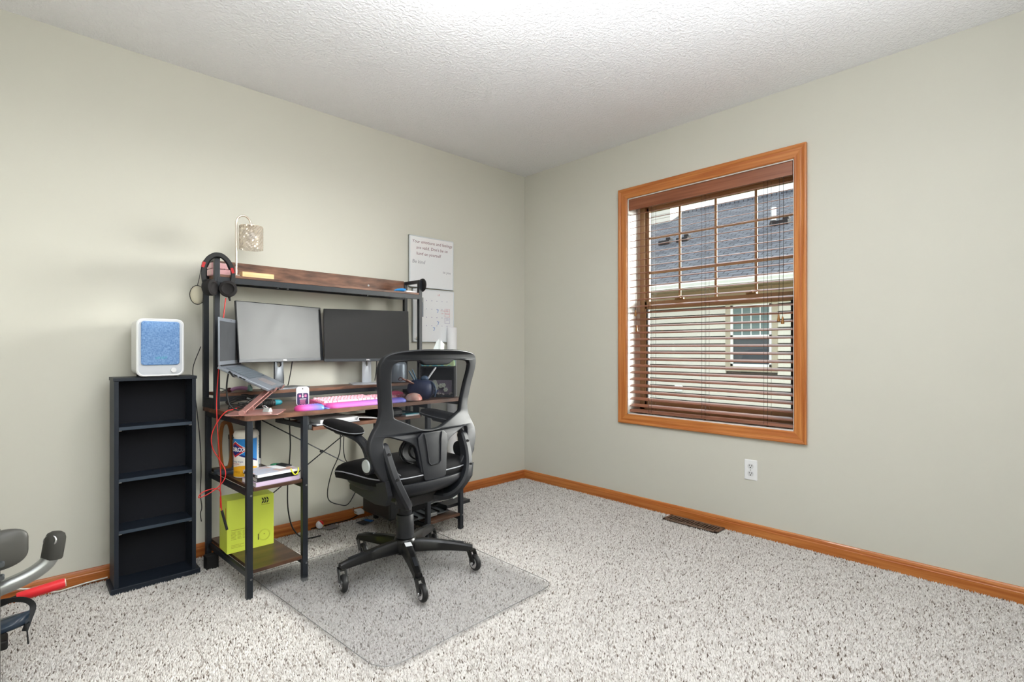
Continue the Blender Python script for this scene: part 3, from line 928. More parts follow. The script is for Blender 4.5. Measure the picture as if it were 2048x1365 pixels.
rail('riser_rail', (HU0, HV0 - 0.002, RZ - 0.026), (HU1, HV0 - 0.002, RZ - 0.026), 0.022, 0.018)
TZ = 1.388
b = NB(); box(b, HU0 + 0.012, HU1 - 0.012, HV0 - 0.010, HV1, TZ - 0.012, TZ, 0.001); obj('top_shelf', b, 'rustic_edge', desk)
rail('top_rail', (HU0, HV0 - 0.002, TZ - 0.026), (HU1, HV0 - 0.002, TZ - 0.026), 0.026, 0.022)
rail('top_rail', (HU0, HV1, TZ - 0.022), (HU1, HV1, TZ - 0.022), 0.020, 0.020)
b = NB(); box(b, HU0 + 0.012, HU1 - 0.012, HV1 - 0.006, HV1 + 0.009, TZ, HT + 0.004, 0.001)
bb = obj('back_board', b, 'rustic_edge', desk)
for u in (0.275, 0.90):
    s = NB(); cyl(s, (u, HV1 - 0.0075, 1.425), (u, HV1 - 0.005, 1.425), 0.006, seg=12); obj('bolt', s, 'metal_screw', bb)
for u in (0.29, 0.34, 0.80):
    s = NB(); cyl(s, (u, HV0 - 0.002, TZ - 0.045), (u, HV0 - 0.002, TZ - 0.038), 0.006, seg=10); obj('bolt', s, 'black_metal', desk)

# slide-out keyboard tray
tray = NB(); box(tray, 0.300, 0.905, 0.025, 0.330, 0.664, 0.680, 0.001)
tr_ = obj('keyboard_tray', tray, 'rustic_edge', desk)
for u in (0.291, 0.914):
    b = NB(); box(b, u - 0.008, u + 0.008, 0.035, 0.40, 0.668, 0.690, 0.001); box(b, u - 0.003, u + 0.003, 0.05, 0.10, 0.69, 0.727); box(b, u - 0.003, u + 0.003, 0.32, 0.37, 0.69, 0.727)
    obj('tray_slide', b, 'printer_tray', tr_)
    b = NB(); cyl(b, (u - 0.009, 0.06, 0.679), (u + 0.009, 0.06, 0.679), 0.0045, seg=10); obj('slide_screw', b, 'metal_screw', tr_)
# ============================================================ OFFICE CHAIR
chair = thing('office_chair', 'black mesh-back office chair with flip-up arms standing on the clear mat', 'chair', (-1.68, -0.888, 0.0), R(4.5))
MT = 0.010      # top of the chair mat
# star base: angles in the world are 32+72k, the chair itself is turned 4.5 degrees
for k in range(5):
    a = R(32 + 72 * k - 4.5)
    ca, sa = math.cos(a), math.sin(a)
    path, scl = [], []
    for t in [i / 9 for i in range(10)]:
        r_ = 0.020 + 0.290 * t
        ztop = 0.160 - 0.010 * t - 0.030 * t * t
        h = 0.060 - 0.032 * t
        path.append(Vector((r_ * ca, r_ * sa, ztop - h / 2)))
        scl.append((h, 0.056 - 0.020 * t))
    rings = []
    side = Vector((-sa, ca, 0))
    for p, (h, w_) in zip(path, scl):
        sct = [(-0.5, -0.42), (-0.42, -0.5), (0.30, -0.40), (0.5, -0.22), (0.5, 0.22), (0.30, 0.40), (-0.42, 0.5), (-0.5, 0.42)]
        rings.append([p + Vector((0, 0, 1)) * (i * h) + side * (j * w_) for i, j in sct])
    b = NB(); ring_loft(b, rings); arm = obj('base_arm', b, 'base_black', chair, smooth=35)
    b = NB(); box(b, 0.20, 0.27, -0.008, 0.008, 0, 0.0025, 0.001)
    obj('arm_inlay', b, 'chair_plastic', arm, rot=None).matrix_local = Matrix.Translation((0, 0, 0.137)) @ Matrix.Rotation(a, 4, 'Z') @ Matrix.Rotation(R(8), 4, 'Y') @ Matrix.Translation((0, 0, 0.0328))
    ex, ey = 0.303 * ca, 0.303 * sa
    # caster: stem, fork hood, single large wheel trailing towards the room
    tr = Vector((-0.006, -0.034, 0)); tr = Matrix.Rotation(R(6 * math.sin(k * 2.1)), 3, 'Z') @ tr
    fdir = tr.normalized(); ax = Vector((-fdir.y, fdir.x, 0))
    WR = 0.037
    wc = Vector((ex, ey, MT + WR)) + tr
    b = NB()
    cyl(b, (ex, ey, 0.098), (ex, ey, 0.120), 0.011, seg=12)
    for s in (-1, 1):
        q = [Vector((ex, ey, 0.102)) + ax * (s * 0.0135) - fdir * 0.014, Vector((ex, ey, 0.102)) + ax * (s * 0.0135) + fdir * 0.020, wc + ax * (s * 0.0165) + fdir * 0.010 + Vector((0, 0, 0.004)), wc + ax * (s * 0.0165) + fdir * 0.002 - Vector((0, 0, 0.010)), wc + ax * (s * 0.0165) - fdir * 0.010]
        rg = [[p - ax * 0.0022 for p in q], [p + ax * 0.0022 for p in q]]
        ring_loft(b, rg)
    q = [Vector((ex, ey, 0.102)) - fdir * 0.014, Vector((ex, ey, 0.102)) + fdir * 0.020, Vector((ex, ey, 0.094)) + fdir * 0.022, Vector((ex, ey, 0.094)) - fdir * 0.016]
    ring_loft(b, [[p - ax * 0.015 for p in q], [p + ax * 0.015 for p in q]])
    cs = obj('caster', b, 'base_black', chair)
    wb = NB()
    prof = [(0.010, -0.012), (0.026, -0.012), (WR - 0.006, -0.011), (WR - 0.001, -0.006), (WR, 0.0), (WR - 0.001, 0.006), (WR - 0.006, 0.011), (0.026, 0.012), (0.010, 0.012)]
    rings = []
    for r_, z_ in prof:
        rings.append([wc + ax * z_ + fdir * (r_ * math.cos(2 * PI * j / 26)) + Vector((0, 0, 1)) * (r_ * math.sin(2 * PI * j / 26)) for j in range(26)])
    ring_loft(wb, rings)
    obj('wheel', wb, 'wheel_rubber', cs, smooth=40)
    hb = NB()
    for s in (-1, 1): cyl(hb, wc + ax * (s * 0.011), wc + ax * (s * 0.0195), 0.008, 0.006, 14)
    rings = [[wc + ax * (s * 0.0128) + fdir * (r_ * math.cos(2 * PI * j / 26)) + Vector((0, 0, 1)) * (r_ * math.sin(2 * PI * j / 26)) for j in range(26)] for s, r_ in ((-1, 0.021), (-1, 0.024), (1, 0.024), (1, 0.021))]
    ring_loft(hb, rings)
    obj('wheel_hub', hb, 'chrome', cs, smooth=40)
b = NB(); lathe(b, [(0.050, 0.098), (0.054, 0.11), (0.054, 0.145), (0.048, 0.162), (0.040, 0.168)], 30); obj('base_hub', b, 'base_black', chair, smooth=40)
b = NB(); box(b, -0.0145, 0.0145, 0.062, 0.105, -0.0006, 0.0006)
stk = obj('sticker', b, 'sticker_white', chair)
stk.matrix_local = Matrix.Rotation(R(248 - 4.5 - 90), 4, 'Z') @ Matrix.Translation((0, 0, 0.1612)) @ Matrix.Rotation(R(-2.2), 4, 'X')
b = NB(); lathe(b, [(0.034, 0.150), (0.041, 0.152), (0.041, 0.205), (0.0395, 0.268), (0.036, 0.272)], 30); obj('gas_lift_cover', b, 'chair_plastic', chair, smooth=40)
b = NB(); lathe(b, [(0.030, 0.270), (0.0315, 0.274), (0.031, 0.330), (0.030, 0.345)], 30); obj('gas_lift', b, 'chair_plastic', chair, smooth=40)
# mechanism under the seat and the height lever
b = NB(); box(b, -0.085, 0.085, -0.13, 0.12, 0.340, 0.395, 0.012); obj('tilt_mechanism', b, 'chair_black', chair)
b = NB(); tube(b, [(0.08, -0.02, 0.365), (0.15, -0.03, 0.362), (0.195, -0.045, 0.358)], 0.005)
lv = obj('height_lever', b, 'chrome', chair, smooth=60)
b = NB(); sweep(b, catmull([(0.195, -0.040, 0.366), (0.205, -0.065, 0.350), (0.212, -0.09, 0.332), (0.215, -0.105, 0.322)], 4), circ(0.007, 10, 0.013), scales=None, up=(0, 0, 1)); obj('lever_paddle', b, 'cap_grey', lv, smooth=60)

# seat cushion
def superring(hx, y0, y1, z, n=3.4, seg=48, droop=0.0):
    cy, hy = (y0 + y1) / 2, (y1 - y0) / 2
    pts = []
    for k in range(seg):
        a = 2 * PI * k / seg
        c, s = math.cos(a), math.sin(a)
        x = hx * math.copysign(abs(c) ** (2 / n), c); y = cy + hy * math.copysign(abs(s) ** (2 / n), s)
        t = max(0.0, (y - 0.05) / 0.2)
        pts.append(Vector((x, y, z - droop * t * t)))
    return pts
b = NB()
lv_ = [(0.455, 0.82, 0.0), (0.458, 0.92, 0.02), (0.468, 0.985, 0.03), (0.488, 1.0, 0.03), (0.506, 0.99, 0.03), (0.520, 0.955, 0.03), (0.529, 0.88, 0.03), (0.533, 0.72, 0.028), (0.531, 0.45, 0.02), (0.529, 0.15, 0.01)]
rings = [superring(0.258 * s, -0.215 * s, 0.272 * s, z, 4.2, 56, dr) for z, s, dr in lv_]
ring_loft(b, rings)
seat = obj('seat_cushion', b, 'chair_fabric', chair, smooth=60)
pr = superring(0.2575, -0.214, 0.2715, 0.4975, 4.2, 56, 0.03)
b = NB(); sweep(b, [p * 1.0 for p in pr], circ(0.0026, 6), closed=True); obj('piping', b, 'stitch', seat, smooth=60)
# moulded pan under the cushion
b = NB()
rings = [superring(0.25 * s, -0.235 * s, 0.205 * s, z, 3.0, 48, dr) for z, s, dr in ((0.470, 0.97, 0.03), (0.452, 0.99, 0.03), (0.430, 0.93, 0.02), (0.405, 0.78, 0.01), (0.392, 0.55, 0), (0.390, 0.2, 0))]
ring_loft(b, rings); obj('seat_pan', b, 'chair_plastic', chair, smooth=60)

# backrest frame: outer outline with three openings, bent to the chair's curve
def back_y(x, z):
    k = [(0.44, -0.165), (0.50, -0.165), (0.58, -0.158), (0.66, -0.150), (0.74, -0.145), (0.80, -0.148), (0.88, -0.162), (0.96, -0.182), (1.04, -0.200)]
    if z <= k[0][0]: base = k[0][1]
    elif z >= k[-1][0]: base = k[-1][1]
    else:
        for (a, ya), (c, yc) in zip(k, k[1:]):
            if a <= z <= c: base = ya + (yc - ya) * (z - a) / (c - a); break
    return base - 0.036 * (1 - min(1.0, (abs(x) / 0.27)) ** 2)
def mirror(half):
    return half + [(-x, z) for x, z in reversed(half) if abs(x) > 1e-6]
outer = mirror(smooth2([(0.0, 1.032), (0.10, 1.031), (0.19, 1.024), (0.245, 1.012), (0.270, 0.990), (0.277, 0.955), (0.270, 0.905), (0.256, 0.845), (0.244, 0.795), (0.241, 0.760), (0.250, 0.725), (0.272, 0.690), (0.290, 0.655), (0.292, 0.620), (0.282, 0.580), (0.262, 0.535), (0.232, 0.492), (0.190, 0.462), (0.12, 0.446), (0.0, 0.440)], 4, False))
mesh_hole = mirror([(0.0, 0.975), (0.062, 0.975), (0.075, 0.979), (0.092, 0.991), (0.105, 0.994)] + smooth2([(0.150, 0.994), (0.205, 0.989), (0.226, 0.978), (0.233, 0.955), (0.228, 0.905), (0.212, 0.835), (0.198, 0.780), (0.193, 0.752)], 4, False) + smooth2([(0.186, 0.744), (0.12, 0.714), (0.07, 0.692), (0.045, 0.684), (0.0, 0.680)], 4, False))
low_hole = smooth2([(0.222, 0.678), (0.165, 0.662), (0.110, 0.640), (0.084, 0.612), (0.074, 0.560), (0.066, 0.505), (0.085, 0.492), (0.140, 0.498), (0.185, 0.520), (0.212, 0.560), (0.232, 0.610), (0.240, 0.655)], 4, True)
low_hole_l = [(-x, z) for x, z in low_hole]
def nar(pts): return [(x * (1 - 0.05 * max(0.0, min(1.0, (z - 0.74) / 0.14))), z) for x, z in pts]
outer, mesh_hole = nar(outer), nar(mesh_hole)
b = curve_plate([outer, mesh_hole, low_hole, low_hole_l], 0.008, 0.0055, 2)
for v in b.verts:
    x, z, d = v.co.x, v.co.y, v.co.z
    v.co = Vector((x, back_y(x, z) - d, z))
back = obj('back_frame', b, 'chair_plastic', chair, smooth=40)
# mesh fabric stretched across the upper opening
mb = NB()
cols, rows = 28, 20
gv = {}
def hole_half_width(z):
    w_ = 0.0
    for (xa, za), (xc, zc) in zip(mesh_hole, mesh_hole[1:]):
        if (za - z) * (zc - z) <= 0 and abs(za - zc) > 1e-9 and xa >= -1e-6 and xc >= -1e-6:
            w_ = max(w_, xa + (xc - xa) * (z - za) / (zc - za))
    return w_
for i in range(rows + 1):
    z = 0.6805 + (0.9935 - 0.6805) * i / rows
    hw_ = hole_half_width(min(z, 0.9930)) + 0.004
    for j in range(cols + 1):
        x = -hw_ + 2 * hw_ * j / cols
        gv[i, j] = mb.verts.new((x, back_y(x, z) + 0.002, z))
for i in range(rows):
    for j in range(cols):
        if i >= rows - 1 and abs(gv[i, j].co.x) < 0.06: continue
        mb.faces.new((gv[i, j], gv[i, j + 1], gv[i + 1, j + 1], gv[i + 1, j]))
obj('back_mesh', mb, 'chair_mesh', chair, smooth=180)
# raised U-shaped rib on the spine
rib = [(-0.050, 0.672), (-0.043, 0.640), (-0.034, 0.545), (-0.024, 0.535), (0.024, 0.535), (0.034, 0.545), (0.043, 0.640), (0.050, 0.672)]
b = NB(); sweep(b, [(x, back_y(x, z) - 0.0195, z) for x, z in rib], circ(0.003, 6)); obj('spine_rib', b, 'chair_plastic', chair, smooth=60)
# spine foot and bottom rail lip
sp = mirror([(0.0, 0.672), (0.058, 0.672), (0.078, 0.655), (0.078, 0.625), (0.071, 0.585), (0.062, 0.510), (0.058, 0.482), (0.050, 0.474), (0.0, 0.473)])
b = curve_plate([sp], 0.003, 0.0035, 2)
for v in b.verts:
    x, z, d = v.co.x, v.co.y, v.co.z
    v.co = Vector((x, back_y(x, z) - 0.013 - d, z))
obj('spine_panel', b, 'chair_plastic', chair, smooth=40)
# lumbar support seen through the lower openings
b = NB()
rings = []
for k in range(9):
    t = k / 8 * PI / 2
    rings.append([Vector((0.118 * math.cos(t) * math.cos(2 * PI * j / 28), -0.118 + 0.045 * math.sin(t), 0.590 + 0.072 * math.cos(t) * math.sin(2 * PI * j / 28))) for j in range(28)])
ring_loft(b, rings, True, False); lum = obj('lumbar_support', b, 'chair_plastic', chair, smooth=60)
for sc2, yy in ((0.92, -0.119), (0.62, -0.128), (0.40, -0.134)):
    b = NB(); sweep(b, [Vector((0.118 * sc2 * math.cos(2 * PI * j / 32), yy, 0.590 + 0.072 * sc2 * math.sin(2 * PI * j / 32))) for j in range(32)], circ(0.005, 8), closed=True); obj('lumbar_ring', b, 'chair_black', lum, smooth=60)
# yoke brackets, flip-up arms
for s in (-1, 1):
    path = catmull([(s * 0.222, -0.142, 0.640), (s * 0.221, -0.158, 0.612), (s * 0.217, -0.180, 0.560), (s * 0.204, -0.198, 0.500), (s * 0.180, -0.205, 0.445), (s * 0.148, -0.190, 0.398), (s * 0.115, -0.150, 0.368), (s * 0.080, -0.095, 0.362)], 4)
    n = len(path)
    scl = []
    for i in range(n):
        t = i / (n - 1)
        wd = 0.72 if i == 0 else (0.92 if i == 1 else 1.0)
        scl.append((wd * (1.0 + 0.5 * t), 1.0 * (0.8 if i == 0 else 1.0)))
    b = NB(); sweep(b, path, rect2(0.046, 0.036, 0.008), scales=scl, up=(0, 1, 0))
    br = obj('yoke_bracket', b, 'chair_plastic', chair, smooth=35)
    hb = NB()
    for (y_, z_, x_) in ((-0.168, 0.606, 0.2205), (-0.203, 0.505, 0.206)):
        cyl(hb, (s * x_, y_ - 0.010, z_), (s * x_, y_ - 0.0245, z_ - 0.003), 0.0072, seg=14)
    obj('bolt_hole', hb, 'cable_black', br, smooth=40)
    # side wing from bracket to the seat pan
    wq = [(-0.200, 0.500), (-0.120, 0.478), (-0.02, 0.455), (0.085, 0.440), (0.090, 0.418), (0.0, 0.400), (-0.10, 0.385), (-0.175, 0.392), (-0.205, 0.440)]
    b = NB(); ring_loft(b, [[Vector((s * (0.205 + d + 0.02 * max(0, (z - 0.39) / 0.1)), y, z)) for y, z in wq] for d in (0.0, 0.022)])
    obj('side_wing', b, 'chair_plastic', chair)
    # pivot barrel with grey cap
    b = NB(); cyl(b, (s * 0.215, -0.128, 0.560), (s * 0.288, -0.128, 0.560), 0.036, seg=30)
    pv = obj('arm_pivot', b, 'chair_plastic', chair, smooth=40)
    b = NB(); cyl(b, (s * 0.287, -0.128, 0.560), (s * 0.293, -0.128, 0.560), 0.028, 0.025, 30); obj('pivot_cap', b, 'cap_grey' if s < 0 else 'bike_grey', pv, smooth=40)
    # curved arm
    path = catmull([(s * 0.266, -0.126, 0.566), (s * 0.268, -0.112, 0.610), (s * 0.270, -0.085, 0.642), (s * 0.272, -0.030, 0.666), (s * 0.274, 0.05, 0.678), (s * 0.275, 0.12, 0.682)], 5)
    scl = [(1.25 - 0.35 * min(1, 2 * i / (len(path) - 1)), 1) for i in range(len(path))]
    b = NB(); sweep(b, path, rect2(0.036, 0.036, 0.010), scales=scl, up=(0, -1, 0.6)); obj('arm_support', b, 'chair_plastic', chair, smooth=40)
    # padded rest
    b = NB()
    rings = []
    for z, sc3 in ((0.680, 0.80), (0.684, 0.94), (0.692, 1.0), (0.701, 1.0), (0.711, 0.95), (0.717, 0.80), (0.720, 0.5), (0.720, 0.15)):
        pts = []
        for k in range(36):
            a = 2 * PI * k / 36
            c, sn = math.cos(a), math.sin(a)
            yy = 0.080 + 0.140 * sc3 * math.copysign(abs(sn) ** 0.75, sn)
            ww = 0.044 - 0.006 * (yy - 0.08) / 0.14
            pts.append(Vector((s * (0.275 + ww * sc3 * math.copysign(abs(c) ** 0.75, c)), yy, z + 0.010 * (yy - 0.08) / 0.14)))
        rings.append(pts)
    ring_loft(b, rings); pad = obj('arm_pad', b, 'chair_fabric', chair, smooth=60)
    pts = []
    for k in range(36):
        a = 2 * PI * k / 36; c, sn = math.cos(a), math.sin(a)
        yy = 0.080 + 0.1405 * math.copysign(abs(sn) ** 0.75, sn); ww = 0.0445 - 0.006 * (yy - 0.08) / 0.14
        pts.append(Vector((s * (0.275 + ww * math.copysign(abs(c) ** 0.75, c)), yy, 0.6955 + 0.010 * (yy - 0.08) / 0.14)))
    b = NB(); sweep(b, pts, circ(0.0017, 6), closed=True); obj('piping', b, 'stitch', pad, smooth=60)

# ------------------------------------------------------------ clear chair mat
pm = []
corner = [(-2.222, -0.45, 0.04), (-1.280, -0.45, 0.04), (-1.282, -1.462, 0.07), (-2.150, -1.500, 0.09)]
n = len(corner)
for i in range(n):
    p = Vector(corner[i][:2]); a = (Vector(corner[i - 1][:2]) - p).normalized(); c = (Vector(corner[(i + 1) % n][:2]) - p).normalized(); r_ = corner[i][2]
    q0, q1 = p + a * r_, p + c * r_
    for k in range(7):
        t = k / 6
        q = q0 * (1 - t) ** 2 + p * 2 * t * (1 - t) + q1 * t * t
        pm.append((q.x, q.y))
mt_ = thing('chair_mat', 'clear vinyl floor mat under the office chair', 'floor mat', (0, 0, 0))
b = NB(); prism(b, pm, MT - 0.003, MT); sheet_ = obj('mat_sheet', b, 'mat_vinyl', mt_)
sheet_.data.materials.append(MATS['mat_under'])
for p in sheet_.data.polygons:
    if p.normal.z < 0.5: p.material_index = 1      # the reflecting face is the upper one
b = NB(); sweep(b, [Vector((x, y, MT - 0.0015)) for x, y in pm], circ(0.0014, 6), closed=True); obj('mat_rim', b, 'mat_edge', mt_, smooth=60)
# ============================================================ NARROW BLACK BOOKSHELF AND AIR PURIFIER
bs = thing('media_shelf', 'narrow black open shelf with four empty bays beside the desk', 'shelf', (-2.534, -0.140, FZ))
BX, BYF, BYB, BH = 0.153, -0.070, 0.070, 0.924
for s in (-1, 1):
    b = NB(); box(b, s * BX - (0.0 if s > 0 else -0.0) - (0.016 if s > 0 else 0), s * BX + (0.016 if s < 0 else 0), BYF, BYB, 0.026, BH - 0.014, 0.001)
    sd_ = obj('side_panel', b, 'shelf_black', bs)
    h_ = NB()
    xi = s * (BX - 0.016)
    for k in range(24):
        z = 0.09 + k * 0.034
        for y in (BYF + 0.022, BYB - 0.03):
            cyl(h_, (xi, y, z), (xi - s * 0.0008, y, z), 0.0022, seg=6)
    obj('peg_holes', h_, 'print_black', sd_)
b = NB(); box(b, -BX - 0.003, BX + 0.003, BYF - 0.003, BYB, BH - 0.014, BH, 0.001); obj('top_panel', b, 'shelf_black', bs)
b = NB(); box(b, -BX - 0.014, BX + 0.016, BYF - 0.010, BYB, 0.0, 0.026, 0.002); obj('plinth', b, 'shelf_black', bs)
b = NB(); box(b, -BX + 0.016, BX - 0.016, BYB - 0.006, BYB - 0.002, 0.026, BH - 0.014); obj('back_panel', b, 'shelf_back', bs)
for z in (0.712, 0.489, 0.266):
    b = NB(); box(b, -BX + 0.0165, BX - 0.0165, BYF + 0.003, BYB - 0.006, z - 0.014, z, 0.001)
    sh = obj('shelf_board', b, 'shelf_black', bs)
    obj('edge_band', bxo(-BX + 0.0167, BX - 0.0167, BYF + 0.0024, BYF + 0.0034, z - 0.0138, z - 0.0002), 'shelf_edge', sh)
    p_ = NB()
    for s in (-1, 1): cyl(p_, (s * (BX - 0.016), BYF + 0.010, z - 0.0165), (s * (BX - 0.027), BYF + 0.010, z - 0.0165), 0.0026, seg=8)
    obj('shelf_pin', p_, 'pin_metal', sh)

ap = thing('air_purifier', 'small white air purifier with blue fabric front on the black shelf', 'air purifier', (-2.523, -0.150, FZ + BH))
AW, AH, AY0, AY1 = 0.0895, 0.255, -0.078, 0.088
b = NB()
rings = []
for y, i, dz in ((AY1, 0.012, 0.010), (AY1 - 0.006, 0.004, 0.004), (AY0 + 0.03, 0.002, 0.003), (AY0 + 0.008, 0.0, 0.0), (AY0, 0.0, 0.0), (AY0 - 0.003, 0.004, 0.003), (AY0 - 0.001, 0.008, 0.007)):
    rings.append([Vector((x, y, z)) for x, z in rpoly(-AW + i, AW - i, 0.004 + dz, 0.004 + AH - dz, 0.026)])
ring_loft(b, rings); body = obj('purifier_body', b, 'purifier_white', ap, smooth=40)
b = NB(); ring_loft(b, [[Vector((x, y, z)) for x, z in rpoly(-AW + 0.008 + i, AW - 0.008 - i, 0.012 + i, AH - 0.004 - i, 0.020)] for y, i in ((AY0 - 0.0012, 0.0), (AY0 - 0.0016, 0.001))]); obj('front_bezel', b, mat('bezel_grey', rgb(206, 210, 216), 0.3), ap)
b = NB(); ring_loft(b, [[Vector((x, y, z)) for x, z in rpoly(-0.073 + i, 0.071 - i, 0.054 + i, 0.247 - i, 0.012)] for y, i in ((AY0 - 0.001, 0.0), (AY0 - 0.0065, 0.0), (AY0 - 0.0085, 0.003))]); fb = obj('fabric_panel', b, 'blue_weave', ap)
t = text_bm('LEVOIT', 0.013, 0.0002, spacing=1.1); xform(t, Matrix.Translation((0.002, AY0 - 0.0090, 0.085)) @ Matrix.Rotation(R(90), 4, 'X')); obj('lettering', t, 'print_teal', fb)
b = NB(); cyl(b, (0.048, AY0, 0.030), (0.048, AY0 - 0.010, 0.030), 0.0115, 0.0105, 24); obj('knob', b, 'purifier_white', ap, smooth=40)
b = NB()
for x in (-0.06, 0.06):
    for y in (AY0 + 0.02, AY1 - 0.02): cyl(b, (x, y, 0), (x, y, 0.02), 0.008, seg=12)
obj('feet', b, 'rubber_black', ap)
# ============================================================ THINGS ON AND AROUND THE DESK
# ------------------------------------------------------------ monitors (built facing -y about the bottom centre of the panel)
def monitor(name, label, cx, cy, zb, w_, h_, rz, tilt, screen, stand):
    """cx,cy: panel foot in the room, zb: bottom edge height"""
    m = thing(name, label, 'monitor', (cx, cy, RZ), R(rz))
    T = Matrix.Translation((0, 0, zb - RZ)) @ Matrix.Rotation(R(-tilt), 4, 'X')
    b = NB(); box(b, -w_ / 2, w_ / 2, 0.0, 0.011, 0, h_, 0.002, 2, T)
    box(b, -w_ * 0.36, w_ * 0.36, 0.011, 0.034, h_ * 0.12, h_ * 0.80, 0.010, 2, T)
    pn = obj('panel', b, 'monitor_black', m, smooth=30)
    b = NB(); box(b, -w_ / 2 + 0.004, w_ / 2 - 0.004, -0.0008, 0.002, 0.016, h_ - 0.004, 0, 2, T); obj('screen', b, screen, m)
    b = NB(); box(b, -w_ / 2 + 0.001, w_ / 2 - 0.001, -0.0014, 0.002, 0.001, 0.016, 0.0005, 1, T); bz = obj('chin', b, 'monitor_rim', m)
    t = text_bm('DELL', 0.0095, 0.0003, spacing=1.05, bold=0.0004); xform(t, T @ Matrix.Translation((0, -0.002, 0.0085)) @ Matrix.Rotation(R(90), 4, 'X')); obj('logo', t, 'print_white', bz)
    return m, T
m1, T1 = monitor('computer_monitor', 'wide monitor with pale reflecting screen turned towards the window, behind the laptop', -1.950, -0.140, 0.971, 0.532, 0.307, 19.0, 5, 'screen_left', 'dark')
m2, T2 = monitor('computer_monitor', 'dark-screened monitor with silver stand behind the office chair', -1.4665, -0.146, 0.9645, 0.500, 0.308, -16.8, 4, 'screen_right', 'silver')
def stand(m, metal, hole, vz):
    ln = math.hypot(0.0, 0.07)
    # column with a cable opening
    w_ = 0.026
    out_ = [(-w_, 0.0), (w_, 0.0), (w_ - 0.001, 0.22), (-w_ + 0.001, 0.22)]
    hl = [(hole[0] * math.cos(2 * PI * k / 24), vz + hole[1] * math.sin(2 * PI * k / 24)) for k in range(24)]
    b = curve_plate([out_, hl], 0.004, 0.0015, 1)
    xform(b, Matrix.Translation((0, 0.050, 0.006)) @ Matrix.Rotation(R(90), 4, 'X'))
    obj('stand_column', b, metal, m, smooth=40)
    b = NB(); prism(b, rpoly(-0.105, 0.105, -0.075, 0.062, 0.012), 0.0, 0.007); bs_ = obj('stand_base', b, metal, m)
stand(m1, 'silver_dark', (0.0145, 0.0145), 0.118)
stand(m2, 'silver', (0.0075, 0.022), 0.118)
for m, pts in ((m1, [(0.030, 0.05, 0.17), (0.034, 0.06, 0.12), (0.036, 0.055, 0.05), (0.030, 0.05, 0.012)]), (m1, [(0.085, 0.04, 0.17), (0.080, 0.05, 0.09), (0.068, 0.055, 0.02), (0.064, 0.057, 0.008)]), (m2, [(0.002, 0.062, 0.16), (0.0, 0.064, 0.10), (0.004, 0.066, 0.03)]), (m2, [(0.06, 0.04, 0.16), (0.058, 0.05, 0.08), (0.050, 0.052, 0.015)])):
    obj('cable', tubeo(pts, 0.0028, 8), 'cable_black', m, smooth=60)

# ------------------------------------------------------------ laptop on its rose-gold stand
lap = thing('laptop', 'open grey laptop propped up at an angle on the rose-gold stand', 'laptop', (-2.248, -0.2675, 0.962), R(59.1))
LW = 0.349
# local frame: x along hinge, -y towards the user, z up; base slopes down to the front
al = R(27)
TB = Matrix.Rotation(al, 4, 'X')
b = NB(); box(b, -LW / 2, LW / 2, -0.232, 0.004, -0.013, 0.0, 0.003, 2, TB); lb = obj('laptop_base', b, 'laptop_grey', lap, smooth=30)
k0 = None
kb = Matrix.Rotation(al, 4, 'X')
obj('key_well', bxo(-0.140, 0.140, -0.130, -0.020, -0.0004, 0.0006, 0, 1, TB), 'key_dark', lb)
for r_ in range(6):
    nkey = 14
    for c_ in range(nkey):
        x0 = -0.137 + c_ * 0.274 / nkey; y0_ = -0.038 - r_ * 0.0178
        bmk = bxo(x0 + 0.001, x0 + 0.274 / nkey - 0.001, y0_, y0_ + 0.0155, 0.0006, 0.0018, 0, 1, TB) if k0 is None else None
        if k0 is None:
            k0 = obj('key', bxo(0.001, 0.274 / nkey - 0.001, 0, 0.0155, 0.0006, 0.0018), mat('key_slate', rgb(92, 100, 108), 0.5), lb)
            bmk.free()
            ko = k0
        else:
            ko = inst('key', k0, lb)
        ko.matrix_local = TB @ Matrix.Translation((x0, y0_, 0))
obj('trackpad', bxo(-0.055, 0.055, -0.215, -0.145, -0.0004, 0.0008, 0, 1, TB), 'trackpad', lb)
pt = NB()
for y_ in (-0.05, -0.075, -0.10, -0.115): box(pt, -LW / 2 - 0.0006, -LW / 2 + 0.004, y_ - 0.008, y_ + 0.006, -0.009, -0.004, 0, 1, TB)
obj('ports', pt, 'cable_black', lb)
b = NB(); box(b, -LW / 2, LW / 2, 0.0, 0.006, 0.002, 0.219, 0.002); ld = obj('laptop_lid', b, 'laptop_grey', lap, smooth=30)
obj('laptop_screen', bxo(-LW / 2 + 0.008, LW / 2 - 0.008, -0.0008, 0.001, 0.022, 0.203), 'screen_laptop', ld)
b = NB(); cyl(b, (-LW / 2 + 0.02, 0.002, 0.0), (LW / 2 - 0.02, 0.002, 0.0), 0.006, seg=12); obj('hinge', b, 'monitor_black', lap, smooth=40)
b = NB(); cyl(b, (0.0, -0.0010, 0.211), (0.0, 0.001, 0.211), 0.002, seg=10); obj('webcam', b, 'cable_black', ld)

